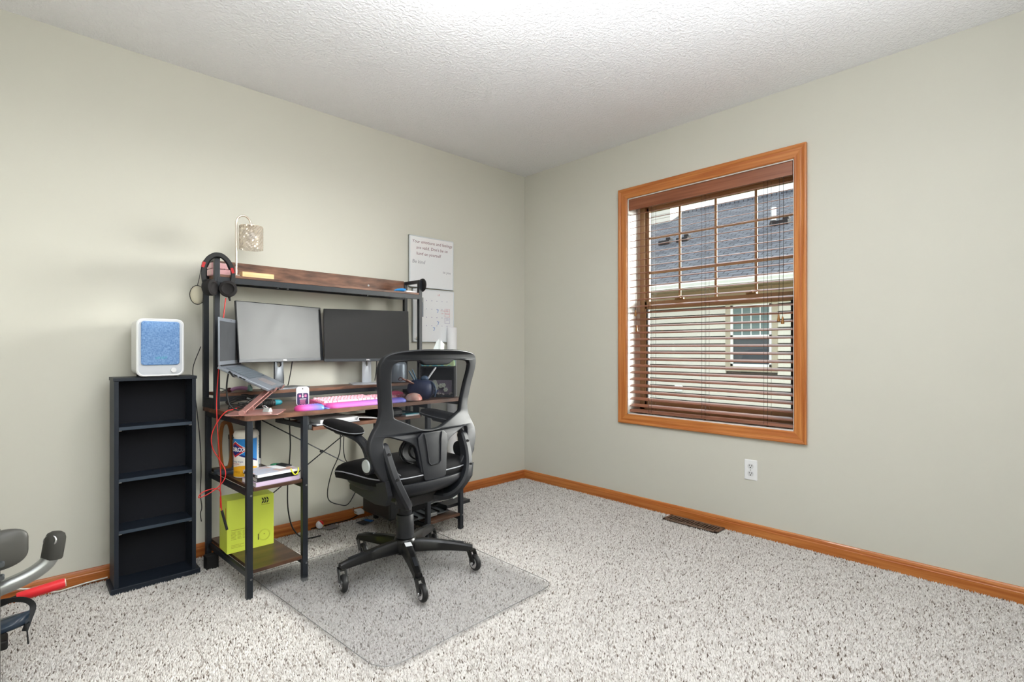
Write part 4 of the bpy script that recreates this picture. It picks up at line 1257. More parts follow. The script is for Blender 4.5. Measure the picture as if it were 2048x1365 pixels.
st = thing('laptop_stand', 'folding rose-gold metal stand under the laptop', 'laptop stand', D(0.075, 0.115, DT + 0.001), R(59.1))
b = NB(); prism(b, rpoly(-0.10, 0.10, -0.115, 0.095, 0.02), 0.0, 0.004); obj('stand_plate', b, 'rose_gold', st)
b = NB()
for x in (-0.086, -0.064, 0.064, 0.086): cyl(b, (x - 0.009, 0.028, 0.012), (x + 0.009, 0.028, 0.012), 0.011, seg=18)
obj('stand_hinge', b, 'rose_gold', st, smooth=40)
lap_front = Matrix.Translation(lap.location) @ Matrix.Rotation(R(59.1), 4, 'Z') @ TB
inv = (Matrix.Translation(st.location) @ Matrix.Rotation(R(59.1), 4, 'Z')).inverted()
def lp(x, y, z): return inv @ (lap_front @ Vector((x, y, z)))
for x in (-0.075, 0.075):
    a_ = Vector((x, 0.028, 0.014)); c_ = lp(x, -0.215, -0.0190)
    b = NB(); sweep(b, [a_, a_.lerp(c_, 0.5), c_], rect2(0.005, 0.026), up=(0, 0, 1)); obj('stand_arm', b, 'rose_gold', st)
b = NB()
q = [lp(-0.10, -0.225, -0.0145), lp(0.10, -0.225, -0.0145), lp(0.10, -0.03, -0.0145), lp(-0.10, -0.03, -0.0145)]
nrm = (lap_front.to_3x3() @ Vector((0, 0, -1))); nrm = inv.to_3x3() @ nrm
ring_loft(b, [q, [p + nrm * 0.004 for p in q]]); tp = obj('stand_platform', b, 'rose_gold', st)
for x in (-0.085, 0.085):
    b = NB(); sweep(b, catmull([lp(x, -0.20, -0.016), lp(x, -0.236, -0.016), lp(x, -0.243, -0.008), lp(x, -0.243, 0.006)], 4), rect2(0.004, 0.026), up=(inv.to_3x3() @ (lap_front.to_3x3() @ Vector((0, -1, 0.4))))); obj('stand_lip', b, 'rose_gold', tp)
# silver binder clip clutter on the stand plate
bc = thing('binder_clip', 'small silver binder clip lying on the rose-gold stand plate', 'clip', D(0.118, 0.080, DT + 0.006), R(30))
b = NB(); prism(b, [(-0.012, 0.0), (0.012, 0.0), (0.004, 0.016), (-0.004, 0.016)], -0.016, 0.016, XZ); obj('clip_body', b, 'cap_grey', bc)
b = NB(); tube(b, [(-0.004, -0.010, 0.014), (-0.020, -0.009, 0.026), (-0.026, 0.0, 0.028), (-0.020, 0.009, 0.026), (-0.004, 0.010, 0.014)], 0.0012, 6); obj('clip_wire', b, 'chrome', bc, smooth=60)

# ------------------------------------------------------------ keyboard and rests
kbd = dthing('keyboard', 'pink keycap keyboard in the middle of the desk', 'keyboard', 0.615, 0.185, DT + 0.001)
KW, KD = 0.445, 0.140
b = NB(); ring_loft(b, [[Vector((x, y, z)) for y, z in ((-KD / 2, 0.0), (-KD / 2, 0.011), (-KD / 2 + 0.004, 0.014), (KD / 2 - 0.004, 0.027), (KD / 2, 0.025), (KD / 2, 0.0))] for x in (-KW / 2, KW / 2)]); obj('keyboard_case', b, 'case_pink', kbd)
kr = math.atan(0.013 / 0.132)
kmeshes = {}
def keycap(w_):
    key = round(w_, 4)
    if key not in kmeshes:
        b = NB(); x = w_ - 0.0014; d = 0.0172
        ring_loft(b, [[Vector((px, py, z)) for px, py in ((-x / 2 + i, -d / 2 + i), (x / 2 - i, -d / 2 + i), (x / 2 - i, d / 2 - i * 0.6), (-x / 2 + i, d / 2 - i * 0.6))] for z, i in ((0.0, 0.0), (0.0085, 0.0026))])
        kmeshes[key] = obj('keycap', b, 'key_pink', kbd)
        return kmeshes[key]
    return inst('keycap', kmeshes[key], kbd)
UKEY = 0.0188
rows_ = [[1] * 13 + [2], [1.5] + [1] * 12 + [1.5], [1.75] + [1] * 11 + [2.25], [2.25] + [1] * 10 + [2.75], [1.25, 1.25, 1.25, 6.25, 1.25, 1.25, 1.25, 1.25]]
def put(w_, x, row):
    y = 0.052 - row * UKEY - (0.006 if row > 0 else 0)
    k = keycap(w_ * UKEY)
    k.matrix_local = Matrix.Translation((x, y, 0.0145 + (y + KD / 2) * 0.095)) @ Matrix.Rotation(kr, 4, 'X')
for ri, rw in enumerate(rows_):
    x = -KW / 2 + 0.012
    for w_ in rw:
        put(w_, x + w_ * UKEY / 2, ri + 1); x += w_ * UKEY
x = -KW / 2 + 0.012
for i in range(15):
    put(1, x + UKEY * (i + 0.5), 0)
for ri in range(1, 6):
    for c_ in range(3):
        if ri == 3 or (ri == 4 and c_ != 1): continue
        put(1, -KW / 2 + 0.012 + UKEY * (15.25 + c_ + 0.5), ri)
    for c_ in range(4):
        put(1, -KW / 2 + 0.012 + UKEY * (18.4 + c_ + 0.5), ri)
gradient_mat('rest_gradient', 0, -0.225, 0.225, rgb(232, 96, 176), rgb(96, 120, 216), 0.5)
wr = dthing('wrist_rest', 'long pink-to-blue gradient wrist rest in front of the pink keyboard', 'wrist rest', 0.605, 0.066, DT + 0.001)
b = NB()
rings = []
for k in range(25):
    t = k / 24; x = -0.222 + 0.444 * t
    e = min(1.0, min(t, 1 - t) * 12 + 0.55)
    rings.append([Vector((x, y * e, z * e)) for y, z in ((-0.040, 0.0), (-0.041, 0.008), (-0.034, 0.016), (-0.015, 0.020), (0.010, 0.021), (0.030, 0.018), (0.040, 0.010), (0.040, 0.0))])
ring_loft(b, rings); obj('cushion', b, 'rest_gradient', wr, smooth=60)
gradient_mat('mouse_gradient', 0, -0.06, 0.05, rgb(226, 74, 156), rgb(78, 132, 226), 0.4)
ms = dthing('mouse_wrist_pad', 'short ribbed pink and blue gradient pad at the front left of the desk', 'wrist pad', 0.300, 0.062, DT + 0.001, -2)
b = NB()
rings = []
for k in range(23):
    t = k / 22; x = -0.066 + 0.132 * t
    e = (1 - (2 * t - 1) ** 6) ** 0.5 * 0.72 + 0.28
    rib_ = 0.0013 * math.cos(k * PI) if 3 < k < 19 else 0
    rings.append([Vector((x, y, z)) for y, z in ((-0.034 * e, 0.0), (-0.036 * e, 0.010 * e), (-0.028 * e, 0.019 * e + rib_), (-0.010 * e, 0.024 * e + rib_), (0.012 * e, 0.024 * e + rib_), (0.030 * e, 0.018 * e + rib_), (0.036 * e, 0.008 * e), (0.034 * e, 0.0))])
ring_loft(b, rings); obj('pad_cushion', b, 'mouse_gradient', ms, smooth=60)
mp_ = dthing('mouse_pad_sheet', 'thin lilac blue sheet between the gradient pad and the keyboard', 'mouse pad', 0.372, 0.060, DT + 0.001, 0)
b = NB(); prism(b, rpoly(-0.004, 0.0095, -0.035, 0.05, 0.003), 0, 0.003); obj('sheet', b, mat('sheet_blue', rgb(140, 156, 230), 0.5), mp_)
# spray card with purple label
tg = dthing('spray_bottle', 'flat white spray bottle with purple label standing on the desk', 'spray bottle', 0.357, 0.255, DT + 0.001, -16)
b = NB(); prism(b, rpoly(-0.030, 0.030, 0.0, 0.094, 0.014), -0.007, 0.007, XZ); obj('bottle', b, 'tag_white', tg)
b = NB(); prism(b, rpoly(-0.026, 0.026, 0.003, 0.062, 0.008), 0.0071, 0.0076, XZ); lbl = obj('label_panel', b, 'tag_purple', tg)
b = NB(); prism(b, rpoly(-0.002, 0.002, 0.045, 0.061, 0.0015), 0.0077, 0.0081, XZ); prism(b, [(0.0042 * math.cos(2 * PI * k / 14), 0.043 + 0.0042 * math.sin(2 * PI * k / 14)) for k in range(14)], 0.0077, 0.0081, XZ)
prism(b, rpoly(-0.015, 0.016, 0.031, 0.0345, 0.0012), 0.0077, 0.0081, XZ); obj('label_mark', b, 'print_white', lbl)
b = NB()
for k in range(5): prism(b, rpoly(-0.014 + 0.001 * (k % 2), 0.015 - 0.002 * (k % 3), 0.0085 + k * 0.0042, 0.0106 + k * 0.0042, 0.0008), 0.0077, 0.0080, XZ)
for sx in (-1, 1): prism(b, rpoly(sx * 0.013 - 0.005, sx * 0.013 + 0.005, 0.042, 0.054, 0.002), 0.0077, 0.0080, XZ)
obj('label_text', b, 'print_pink', lbl)
b = NB(); cyl(b, (0, -0.0075, 0.083), (0, -0.0065, 0.083), 0.0028, seg=12); obj('nozzle', b, 'slot_dark', tg)

# ------------------------------------------------------------ black gadgets at the back left
fl = dthing('ribbed_flashlight', 'black ribbed flashlight with a teal end lying under the hutch', 'flashlight', 0.205, 0.300, DT + 0.020, 4)
b = NB(); M_ = Matrix.Rotation(R(90), 4, 'Y')
pr_ = [(0.012, -0.055), (0.018, -0.05), (0.018, -0.03)]
for k in range(8): pr_ += [(0.0165, -0.028 + k * 0.006), (0.0195, -0.027 + k * 0.006), (0.0195, -0.024 + k * 0.006)]
pr_ += [(0.015, 0.024), (0.014, 0.034)]
lathe(b, pr_, 22, M_); obj('barrel', b, 'rubber_black', fl, smooth=30)
b = NB(); lathe(b, [(0.014, 0.034), (0.015, 0.036), (0.013, 0.060), (0.008, 0.070)], 20, M_); obj('end_cap', b, 'teal_plastic', fl, smooth=40)
ch = dthing('cable_coil', 'coil of black cable with plugs at the back left of the desk', 'cable', 0.080, 0.290, DT + 0.001)
pts = []
for k in range(46):
    a = 2 * PI * k / 14; rr = 0.052 + 0.008 * math.sin(k * 1.7)
    pts.append((rr * math.cos(a) * 1.05, 0.030 * math.sin(a) * (1 + 0.1 * math.sin(k)), 0.022 + 0.018 * math.sin(a + 0.6) + 0.0006 * k))
b = NB(); tube(b, pts, 0.0028, 7, 3); obj('coil', b, 'cable_black', ch, smooth=60)
for (x, y, z, a) in ((0.030, -0.012, 0.048, 20), (0.052, -0.005, 0.040, -15), (0.000, -0.020, 0.030, 5)):
    b = NB(); box(b, -0.016, 0.016, -0.006, 0.006, -0.005, 0.005, 0.002, 2, Matrix.Translation((x, y, z)) @ Matrix.Rotation(R(a), 4, 'Z') @ Matrix.Rotation(R(a), 4, 'Y')); pg = obj('plug', b, 'rubber_black', ch)
    b = NB(); box(b, 0.016, 0.025, -0.004, 0.004, -0.0025, 0.0025, 0.0005, 1, Matrix.Translation((x, y, z)) @ Matrix.Rotation(R(a), 4, 'Z') @ Matrix.Rotation(R(a), 4, 'Y')); obj('plug_tip', b, 'chrome', pg)
lc = thing('laptop_cable', 'thick black cable hanging from the laptop side down to the desktop', 'cable', D(0.05, 0.2, DT))
p0 = lap_front @ Vector((-LW / 2 - 0.002, -0.085, -0.007))
lo = Vector(lc.location)
path = [p0, p0 + Vector((-0.018, -0.010, 0.0)), D(0.012, 0.235, 0.935), D(0.004, 0.240, 0.86), D(0.010, 0.22, 0.79), D(0.045, 0.20, DT + 0.006), D(0.085, 0.19, DT + 0.005), D(0.13, 0.22, DT + 0.005), D(0.19, 0.25, DT + 0.005)]
b = NB(); tube(b, [Vector(p) - lo for p in path], 0.0036, 8); obj('cable_sleeve', b, 'cable_black', lc, smooth=60)

# things on the low riser shelf
cl = dthing('hair_clip', 'lilac and maroon hair clip on the low shelf left of the laptop', 'hair clip', 0.100, 0.425, RZ, -6)
b = NB(); sweep(b, catmull([(-0.020, 0, 0.008), (0.0, 0, 0.016), (0.03, 0, 0.018), (0.055, 0, 0.014)], 5), circ(0.007, 10, 0.012)); obj('clip_grip', b, 'lilac_plastic', cl, smooth=60)
b = NB(); sphere(b, (-0.022, 0, 0.012), 0.013, 0.010, 0.011, 14, 8); obj('clip_knot', b, 'maroon', cl, smooth=60)
b = NB(); tube(b, [(-0.03, 0, 0.012), (-0.045, 0.002, 0.016), (-0.062, 0.0, 0.022)], 0.002, 6); tube(b, [(-0.03, 0, 0.010), (-0.045, -0.004, 0.010), (-0.055, -0.005, 0.006)], 0.002, 6); obj('clip_prongs', b, 'printer_tray', cl, smooth=60)
bt = dthing('small_glass_bottle', 'tiny clear and mint bottle on the low shelf beside the hair clip', 'bottle', 0.180, 0.452, RZ)
b = NB(); lathe(b, [(0.010, 0.0), (0.012, 0.002), (0.012, 0.018), (0.007, 0.024), (0.007, 0.030)], 18); obj('bottle_body', b, 'mint_plastic', bt, smooth=40)
b = NB(); cyl(b, (0, 0, 0.030), (0, 0, 0.040), 0.0075, seg=16); obj('bottle_cap', b, 'tag_white', bt, smooth=40)
cn = dthing('steel_canister', 'grey metal canister on the low shelf behind the chair back', 'canister', 1.056, 0.462, RZ)
b = NB(); lathe(b, [(0.046, 0.0), (0.055, 0.005), (0.057, 0.02), (0.057, 0.105), (0.054, 0.118), (0.046, 0.126)], 32); obj('canister_body', b, 'can_metal', cn, smooth=40)
b = NB(); lathe(b, [(0.046, 0.126), (0.044, 0.133), (0.010, 0.136)], 32); obj('canister_lid', b, 'silver_dark', cn, smooth=40)
b = NB(); tube(b, [(0.054, 0.012, 0.108), (0.068, 0.014, 0.098), (0.070, 0.014, 0.04), (0.056, 0.012, 0.024)], 0.0035, 8); obj('canister_handle', b, 'can_metal', cn, smooth=60)

# ------------------------------------------------------------ right end of the desktop
nv = dthing('pencil_pot', 'round navy blue pencil pot with pens on the right of the desk', 'pencil pot', 0.952, 0.085, DT + 0.001)
b = NB(); lathe(b, [(0.035, 0.0), (0.053, 0.007), (0.069, 0.030), (0.075, 0.055), (0.071, 0.080), (0.057, 0.100), (0.040, 0.109), (0.034, 0.108), (0.032, 0.090)], 32); obj('pot', b, 'navy_ceramic', nv, smooth=60)
b = NB(); sweep(b, catmull([(0.03, -0.030, 0.100), (0.040, -0.062, 0.086), (0.046, -0.076, 0.050), (0.044, -0.068, 0.018)], 5), circ(0.005, 8, 0.010)); obj('pot_strap', b, 'navy_light', nv, smooth=60)
b = NB(); sphere(b, (0.020, -0.01, 0.113), 0.024, 0.020, 0.018, 16, 10); obj('pot_flap', b, 'navy_light', nv, smooth=60)
b = NB(); sweep(b, [(0.070, -0.02, 0.028), (0.092, -0.025, 0.040), (0.105, -0.028, 0.046)], rect2(0.012, 0.010), scales=[(1, 1), (1, 1), (0.4, 0.4)]); obj('pot_fin', b, 'navy_ceramic', nv)
pens = [((-0.012, 0.005), (-0.075, 0.0, 0.155), 'pen_blue', 0.0045, 'left one of the two pale blue pens in the navy pencil pot'), ((-0.002, 0.010), (-0.045, 0.012, 0.160), 'pen_blue', 0.0038, 'right one of the two pale blue pens in the navy pencil pot'),
        ((0.014, 0.004), (0.090, -0.015, 0.170), 'tag_white', 0.0048, 'white pen leaning right in the navy pencil pot'), ((-0.016, -0.006), (-0.125, -0.010, 0.118), 'wood_pen', 0.0050, 'brown brush handle leaning far left in the navy pencil pot'),
        ((-0.010, -0.012), (-0.105, -0.020, 0.110), 'wood_pen', 0.0055, 'dusky pink brush handle low in the navy pencil pot')]
for (bx_, by_), tip, m, r_, lab in pens:
    p = Vector((bx_, by_, 0.068)); t_ = Vector(tip)
    o = thing('pen', lab, 'pen', D(0.952, 0.085, DT + 0.001), DA, 'pens in the navy pot')
    b = NB(); cyl(b, p, t_, r_, r_, 12); obj('pen_barrel', b, m, o, smooth=40)
    d_ = (t_ - p).normalized()
    b = NB(); cyl(b, t_, t_ + d_ * 0.008, r_ * 1.05, r_ * 0.5, 12); obj('pen_end', b, 'tag_white' if m == 'tag_white' else m, o, smooth=40)
    if m == 'wood_pen' and r_ < 0.0052:
        b = NB(); sweep(b, [t_ + Vector((-0.014, 0, 0.0)) + Vector((0.013 * math.cos(2 * PI * k / 16), 0, 0.009 * math.sin(2 * PI * k / 16))) for k in range(16)], circ(0.0025, 6), closed=True); obj('loop_handle', b, 'maroon', o, smooth=60)
sh_ = dthing('pink_shell', 'small pale pink dome-shaped stone at the front of the desk right of the keyboard', 'stone', 0.880, 0.052, DT + 0.001)
b = NB(); lathe(b, [(0.040, 0.0), (0.046, 0.004), (0.044, 0.018), (0.034, 0.032), (0.018, 0.040), (0.004, 0.042)], 28); obj('shell_dome', b, 'shell_pink', sh_, smooth=60)
br_ = dthing('hair_brush', 'pink oval hair brush lying behind the keyboard on the right', 'hair brush', 0.876, 0.225, DT + 0.001, 8)
b = NB(); sphere(b, (0, 0, 0.022), 0.062, 0.030, 0.021, 26, 14); obj('brush_back', b, 'brush_pink', br_, smooth=60)
b = NB()
for i in range(7):
    for j in range(3): cyl(b, (-0.04 + i * 0.0133, -0.026 - 0.002 * j, 0.008 + j * 0.008), (-0.04 + i * 0.0133, -0.040, 0.006 + j * 0.008), 0.0016, seg=6)
obj('bristles', b, 'key_pink', br_)
# open black display box with dried flowers, tissue box on top
cu_ = thing('display_box', 'open black display box with dried flowers on the right end of the desk', 'display box', D(1.115, 0.132, DT + 0.001), DA + R(-46))
CW_, CH_, CD_ = 0.098, 0.180, 0.050
for q in ((-CW_, CW_, 0.0, 0.010), (-CW_, CW_, CH_ - 0.010, CH_)):
    obj('box_panel', bxo(q[0], q[1], -CD_, CD_, q[2], q[3], 0.001), 'cubby_black', cu_)
for q in ((-CW_, -CW_ + 0.010), (CW_ - 0.010, CW_)):
    obj('box_panel', bxo(q[0], q[1], -CD_, CD_, 0.010, CH_ - 0.010, 0.001), 'cubby_black', cu_)
obj('box_back', bxo(-CW_ + 0.010, CW_ - 0.010, CD_ - 0.006, CD_, 0.010, CH_ - 0.010), 'cubby_black', cu_)
obj('backing_card', bxo(-0.070, 0.075, CD_ - 0.012, CD_ - 0.007, 0.010, 0.095), 'backing_lilac', cu_)
random.seed(11)
for k in range(9):
    x, z, y = random.uniform(-0.03, 0.06), random.uniform(0.035, 0.085), random.uniform(0.005, 0.03)
    b = NB()
    for j in range(6):
        a = 2 * PI * j / 6; sphere(b, (x + 0.008 * math.cos(a), y, z + 0.008 * math.sin(a)), 0.006, 0.003, 0.006, 8, 6)
    sphere(b, (x, y - 0.002, z), 0.004, 0.004, 0.004, 8, 6)
    obj('flower', b, 'petal', cu_, smooth=60)
for k in range(12):
    x, y = random.uniform(-0.06, 0.07), random.uniform(-0.03, 0.03); s_ = random.uniform(0.006, 0.011)
    b = NB(); sphere(b, (x, y, 0.010 + s_ * 0.7), s_, s_ * 0.8, s_ * 0.7, 8, 6); obj('pebble', b, 'pebble', cu_, smooth=60)
tb = thing('tissue_box', 'teal and green patterned tissue box standing on the black display box', 'tissue box', D(1.115, 0.132, DT + 0.001 + CH_), DA + R(-46))
obj('carton', bxo(-0.092, 0.095, -0.050, 0.050, 0.0, 0.075, 0.001), 'tissue_teal', tb)
b = NB(); prism(b, [(0.001 + 0.06 * math.cos(2 * PI * k / 24), 0.028 * math.sin(2 * PI * k / 24)) for k in range(24)], 0.075, 0.0765); obj('opening', b, 'paper_white', tb)
b = NB()
tv = [[Vector((-0.035, -0.004, 0.076)), Vector((-0.01, 0.010, 0.076)), Vector((0.015, -0.008, 0.076)), Vector((0.035, 0.006, 0.076))],
      [Vector((-0.026, -0.012, 0.105)), Vector((-0.006, 0.012, 0.11)), Vector((0.014, -0.012, 0.108)), Vector((0.030, 0.012, 0.10))],
      [Vector((-0.010, -0.006, 0.145)), Vector((0.002, 0.008, 0.158)), Vector((0.016, -0.010, 0.150)), Vector((0.034, 0.004, 0.128))]]
for off in (0.0, 0.0012):
    vv = [[b.verts.new(p + Vector((0, off, 0))) for p in r_] for r_ in tv]
    for i in range(2):
        for j in range(3): b.faces.new((vv[i][j], vv[i][j + 1], vv[i + 1][j + 1], vv[i + 1][j]))
obj('tissue', b, 'tissue_paper', tb, smooth=60)

# ------------------------------------------------------------ on top of the hutch
lm = dthing('table_lamp', 'chrome hook-shaped lamp with ribbed glass shade on top of the hutch', 'lamp', 0.120, 0.462, TZ)
b = NB(); lathe(b, [(0.055, 0.0), (0.056, 0.004), (0.052, 0.010), (0.010, 0.013)], 30); obj('lamp_base', b, 'lamp_chrome', lm, smooth=40)
arc = [(0, 0, 0.008), (0, 0, 0.26)] + [(0.035 - 0.035 * math.cos(R(a)), 0, 0.268 + 0.043 * math.sin(R(a))) for a in range(10, 181, 17)] + [(0.070, 0, 0.255)]
b = NB(); sweep(b, [Vector(p) for p in arc], circ(0.0048, 12)); obj('lamp_stem', b, 'lamp_chrome', lm, smooth=60)
b = NB(); cyl(b, (0.070, 0, 0.266), (0.070, 0, 0.235), 0.013, 0.016, 20); obj('lamp_socket', b, 'lamp_chrome', lm, smooth=40)
# faceted shade: chevron-cut glass cylinder
b = NB()
SG, VR = 48, 14
RS, Z0_, Z1_ = 0.054, 0.148, 0.262
rings = []
for i in range(VR + 1):
    z = Z0_ + (Z1_ - Z0_) * i / VR
    ring = []
    for j in range(SG):
        ph = (j % 12) / 12.0; tri_ = abs(ph - 0.5) * 2
        r_ = RS + 0.0022 * math.sin(2 * PI * (i / 2.6 + tri_ * 2.2))
        ring.append(Vector((0.070 + r_ * math.cos(2 * PI * j / SG), r_ * math.sin(2 * PI * j / SG), z)))
    rings.append(ring)
ring_loft(b, rings, True, False)
sd2 = obj('lamp_shade', b, 'lamp_glass', lm)
b = NB(); lathe(b, [(0.016, 0.262), (0.053, 0.262), (0.053, 0.264), (0.016, 0.264)], 36, Matrix.Translation((0.070, 0, 0))); obj('shade_top', b, 'lamp_chrome', lm)
b = NB(); sphere(b, (0.070, 0, 0.215), 0.018, 0.018, 0.022, 16, 10); obj('bulb', b, 'tag_white', lm, smooth=60)

pb = dthing('pink_case', 'glossy pink hinged case on top of the hutch behind the headphones', 'case', 0.046, 0.465, TZ)
obj('case_base', bxo(-0.045, 0.045, -0.035, 0.035, 0.0, 0.030, 0.004), 'pink_box', pb)
obj('case_lid', bxo(-0.045, 0.045, -0.035, 0.035, 0.0315, 0.060, 0.004), 'pink_box', pb)
b = NB(); cyl(b, (0.01, -0.0365, 0.031), (0.01, -0.0345, 0.031), 0.003, seg=12); obj('case_clasp', b, 'chrome', pb)
wb_ = dthing('wood_block', 'pale wooden strip lying on the front of the hutch top', 'wood block', 0.199, 0.412, TZ)
obj('block', bxo(-0.075, 0.075, -0.020, 0.020, 0.0, 0.025, 0.001), 'pale_wood', wb_)
bo = dthing('blue_scoop', 'small bright blue plastic piece on the right end of the hutch top', 'plastic piece', 1.052, 0.425, TZ)
b = NB(); sweep(b, catmull([(-0.045, 0, 0.006), (-0.02, 0, 0.012), (0.01, 0, 0.014), (0.034, 0, 0.012)], 5), circ(0.006, 10, 0.012), scales=[(0.5 + 0.9 * min(1, i / 10), 0.5 + 0.6 * min(1, i / 10)) for i in range(16)]); obj('scoop', b, 'blue_plastic', bo, smooth=60)
nb_ = dthing('white_notepad', 'white notepad beside the blue piece on the hutch top', 'notepad', 1.118, 0.44, TZ)
obj('pages', bxo(-0.042, 0.036, -0.045, 0.05, 0, 0.010, 0.001), 'paper_white', nb_)

# ------------------------------------------------------------ headphones on the left front post
hp = dthing('headphones', 'black and red headphones hung over the left post of the hutch', 'headphones', HU0, HV0, HT)
yo = -0.020
band = [(-0.052, -0.145), (-0.060, -0.100), (-0.058, -0.055), (-0.042, -0.018), (-0.018, 0.002), (0.0, 0.006), (0.020, 0.002), (0.044, -0.020), (0.062, -0.058), (0.064, -0.100), (0.056, -0.140)]
b = NB(); sweep(b, catmull([(x, yo, z) for x, z in band], 4), rect2(0.007, 0.020, 0.002), up=(0, 1, 0)); obj('headband', b, 'rubber_black', hp, smooth=40)
b = NB(); sweep(b, catmull([(x * 0.86, yo, z * 0.9 - 0.006) for x, z in band[2:9]], 4), rect2(0.006, 0.014, 0.002), up=(0, 1, 0)); obj('band_pad', b, 'chair_fabric', hp, smooth=40)
for s, zz in ((-1, -0.045), (1, -0.060)):
    b = NB(); sweep(b, [(s * 0.0575, yo, zz + 0.010), (s * 0.062, yo, zz - 0.004), (s * 0.0645, yo, zz - 0.014)], rect2(0.0085, 0.012), up=(0, 1, 0)); obj('slider', b, 'headset_red', hp)
for s, c, tw in ((-1, (-0.040, yo - 0.010, -0.150), 38), (1, (0.038, yo - 0.014, -0.152), -18)):
    Mc = Matrix.Translation(c) @ Matrix.Rotation(R(tw), 4, 'Z') @ Matrix.Rotation(R(90), 4, 'X')
    b = NB(); lathe(b, [(0.028, -0.016), (0.036, -0.012), (0.038, 0.0), (0.036, 0.008)], 28, Mc); cupo = obj('ear_cup', b, 'rubber_black', hp, smooth=50)
    b = NB(); lathe(b, [(0.036, 0.006), (0.0385, 0.011), (0.036, 0.020), (0.026, 0.023), (0.020, 0.017), (0.004, 0.016)], 28, Mc); obj('ear_cushion', b, 'ear_foam', cupo, smooth=50)
b = NB(); cyl(b, (0.045, yo - 0.01, -0.188), (0.048, yo - 0.01, -0.206), 0.006, 0.004, 12); obj('jack', b, 'rubber_black', hp, smooth=40)
po = dthing('cream_pouch', 'cream drawstring pouch hanging behind the headphones', 'pouch', -0.022, 0.560, 1.30)
b = NB(); sphere(b, (0, 0, 0.0), 0.032, 0.012, 0.045, 20, 12); obj('pouch_body', b, 'cream_fabric', po, smooth=60)
b = NB(); sweep(b, [(0.0322 * math.cos(2 * PI * k / 28), 0, 0.0452 * math.sin(2 * PI * k / 28)) for k in range(28)], circ(0.0022, 6), closed=True); obj('pouch_trim', b, 'cable_black', po, smooth=60)
b = NB(); tube(b, [(0, 0, 0.044), (0.008, -0.006, 0.09), (0.018, -0.012, 0.160)], 0.0014, 6); obj('pouch_string', b, 'cable_black', po, smooth=60)
# black hoop and marker on the right post
hk = dthing('round_black_mirror', 'black round disc hanging flat against the right hutch post', 'disc', HU1 + 0.0125, HV0 - 0.002, 1.440)
b = NB(); lathe(b, [(0.030, 0.0), (0.040, 0.003), (0.042, 0.008), (0.036, 0.012), (0.030, 0.010)], 30, Matrix.Rotation(R(90), 4, 'Y')); obj('disc', b, 'rubber_black', hk, smooth=40)
b = NB(); tube(b, [(0.010, -0.005, -0.030), (0.024, -0.008, -0.022), (0.028, -0.008, -0.006)], 0.0028, 8); obj('hook', b, 'rubber_black', hk, smooth=60)
mk = dthing('grey_marker', 'grey marker pen clipped below the disc on the right hutch post', 'marker', HU1 + 0.020, HV0, 1.300)
b = NB(); cyl(b, (0, 0, -0.06), (0, 0, 0.032), 0.0078, seg=14); obj('marker_body', b, 'silver_dark', mk, smooth=40)
b = NB(); cyl(b, (0, 0, 0.032), (0, 0, 0.062), 0.0086, seg=14); obj('marker_cap', b, 'printer_grey', mk, smooth=40)

# ------------------------------------------------------------ left shelves
dk = dthing('wipes_canister', 'cleaning wipes canister with blue and yellow label on the left shelf of the desk', 'canister', 0.095, 0.262, SH_U)
RC, HC_ = 0.052, 0.212
b = NB(); lathe(b, [(RC - 0.004, 0.0), (RC, 0.003), (RC, 0.176), (RC - 0.003, 0.180)], 40); obj('can_body', b, 'canister_white', dk, smooth=40)
b = NB(); lathe(b, [(RC - 0.001, 0.180), (RC + 0.001, 0.184), (RC + 0.001, 0.196), (RC - 0.004, 0.206), (RC - 0.012, HC_), (0.01, HC_)], 40); obj('can_lid', b, 'canister_white', dk, smooth=40)
A0 = R(197.5) - DA
def wrap_bm(bm, r_):
    for v in bm.verts:
        a = A0 + v.co.x / RC; v.co = Vector((r_ * math.cos(a), r_ * math.sin(a), v.co.y))
    return bm
def grid_poly(fn, x0, x1, n, r_, m, name, parent):
    """fn(x)->(zlo,zhi) strip wrapped on the can"""
    bm = NB(); prev = None
    for k in range(n + 1):
        x = x0 + (x1 - x0) * k / n; lo_, hi_ = fn(x)
        cur = (bm.verts.new((x, lo_, 0)), bm.verts.new((x, hi_, 0)))
        if prev: bm.faces.new((prev[0], cur[0], cur[1], prev[1]))
        prev = cur
    wrap_bm(bm, r_); return obj(name, bm, m, parent, smooth=180)
HALF = PI * RC
lab = grid_poly(lambda x: (0.086 + 0.018 * math.cos(x / 0.05 * 1.2), 0.176), -HALF * 0.55, HALF * 0.62, 40, RC + 0.0004, 'print_blue', 'label_blue', dk)
grid_poly(lambda x: (0.006, 0.050 + 0.006 * math.sin(x * 40)), -HALF * 0.55, HALF * 0.62, 40, RC + 0.0004, 'print_yellow', 'label_yellow', dk)
grid_poly(lambda x: (0.084 + 0.018 * math.cos(x / 0.05 * 1.2), 0.092 + 0.018 * math.cos(x / 0.05 * 1.2)), -HALF * 0.55, HALF * 0.62, 40, RC + 0.0007, 'print_navy', 'label_swoosh', dk)
def dia(hw_, hh, cz):
    return lambda x: (cz - hh * max(0, 1 - abs(x) / hw_), cz + hh * max(0, 1 - abs(x) / hw_))
grid_poly(dia(0.060, 0.038, 0.128), -0.060, 0.060, 40, RC + 0.0009, 'print_white', 'logo_outline', dk)
grid_poly(dia(0.056, 0.035, 0.128), -0.056, 0.056, 40, RC + 0.0012, 'print_red', 'logo_red', dk)
grid_poly(dia(0.043, 0.026, 0.128), -0.043, 0.043, 40, RC + 0.0015, 'print_navy', 'logo_navy', dk)
t = text_bm('CLOROX', 0.026, 0.0, bold=0.0007, spacing=0.92); bmesh.ops.subdivide_edges(t, edges=t.edges, cuts=1)
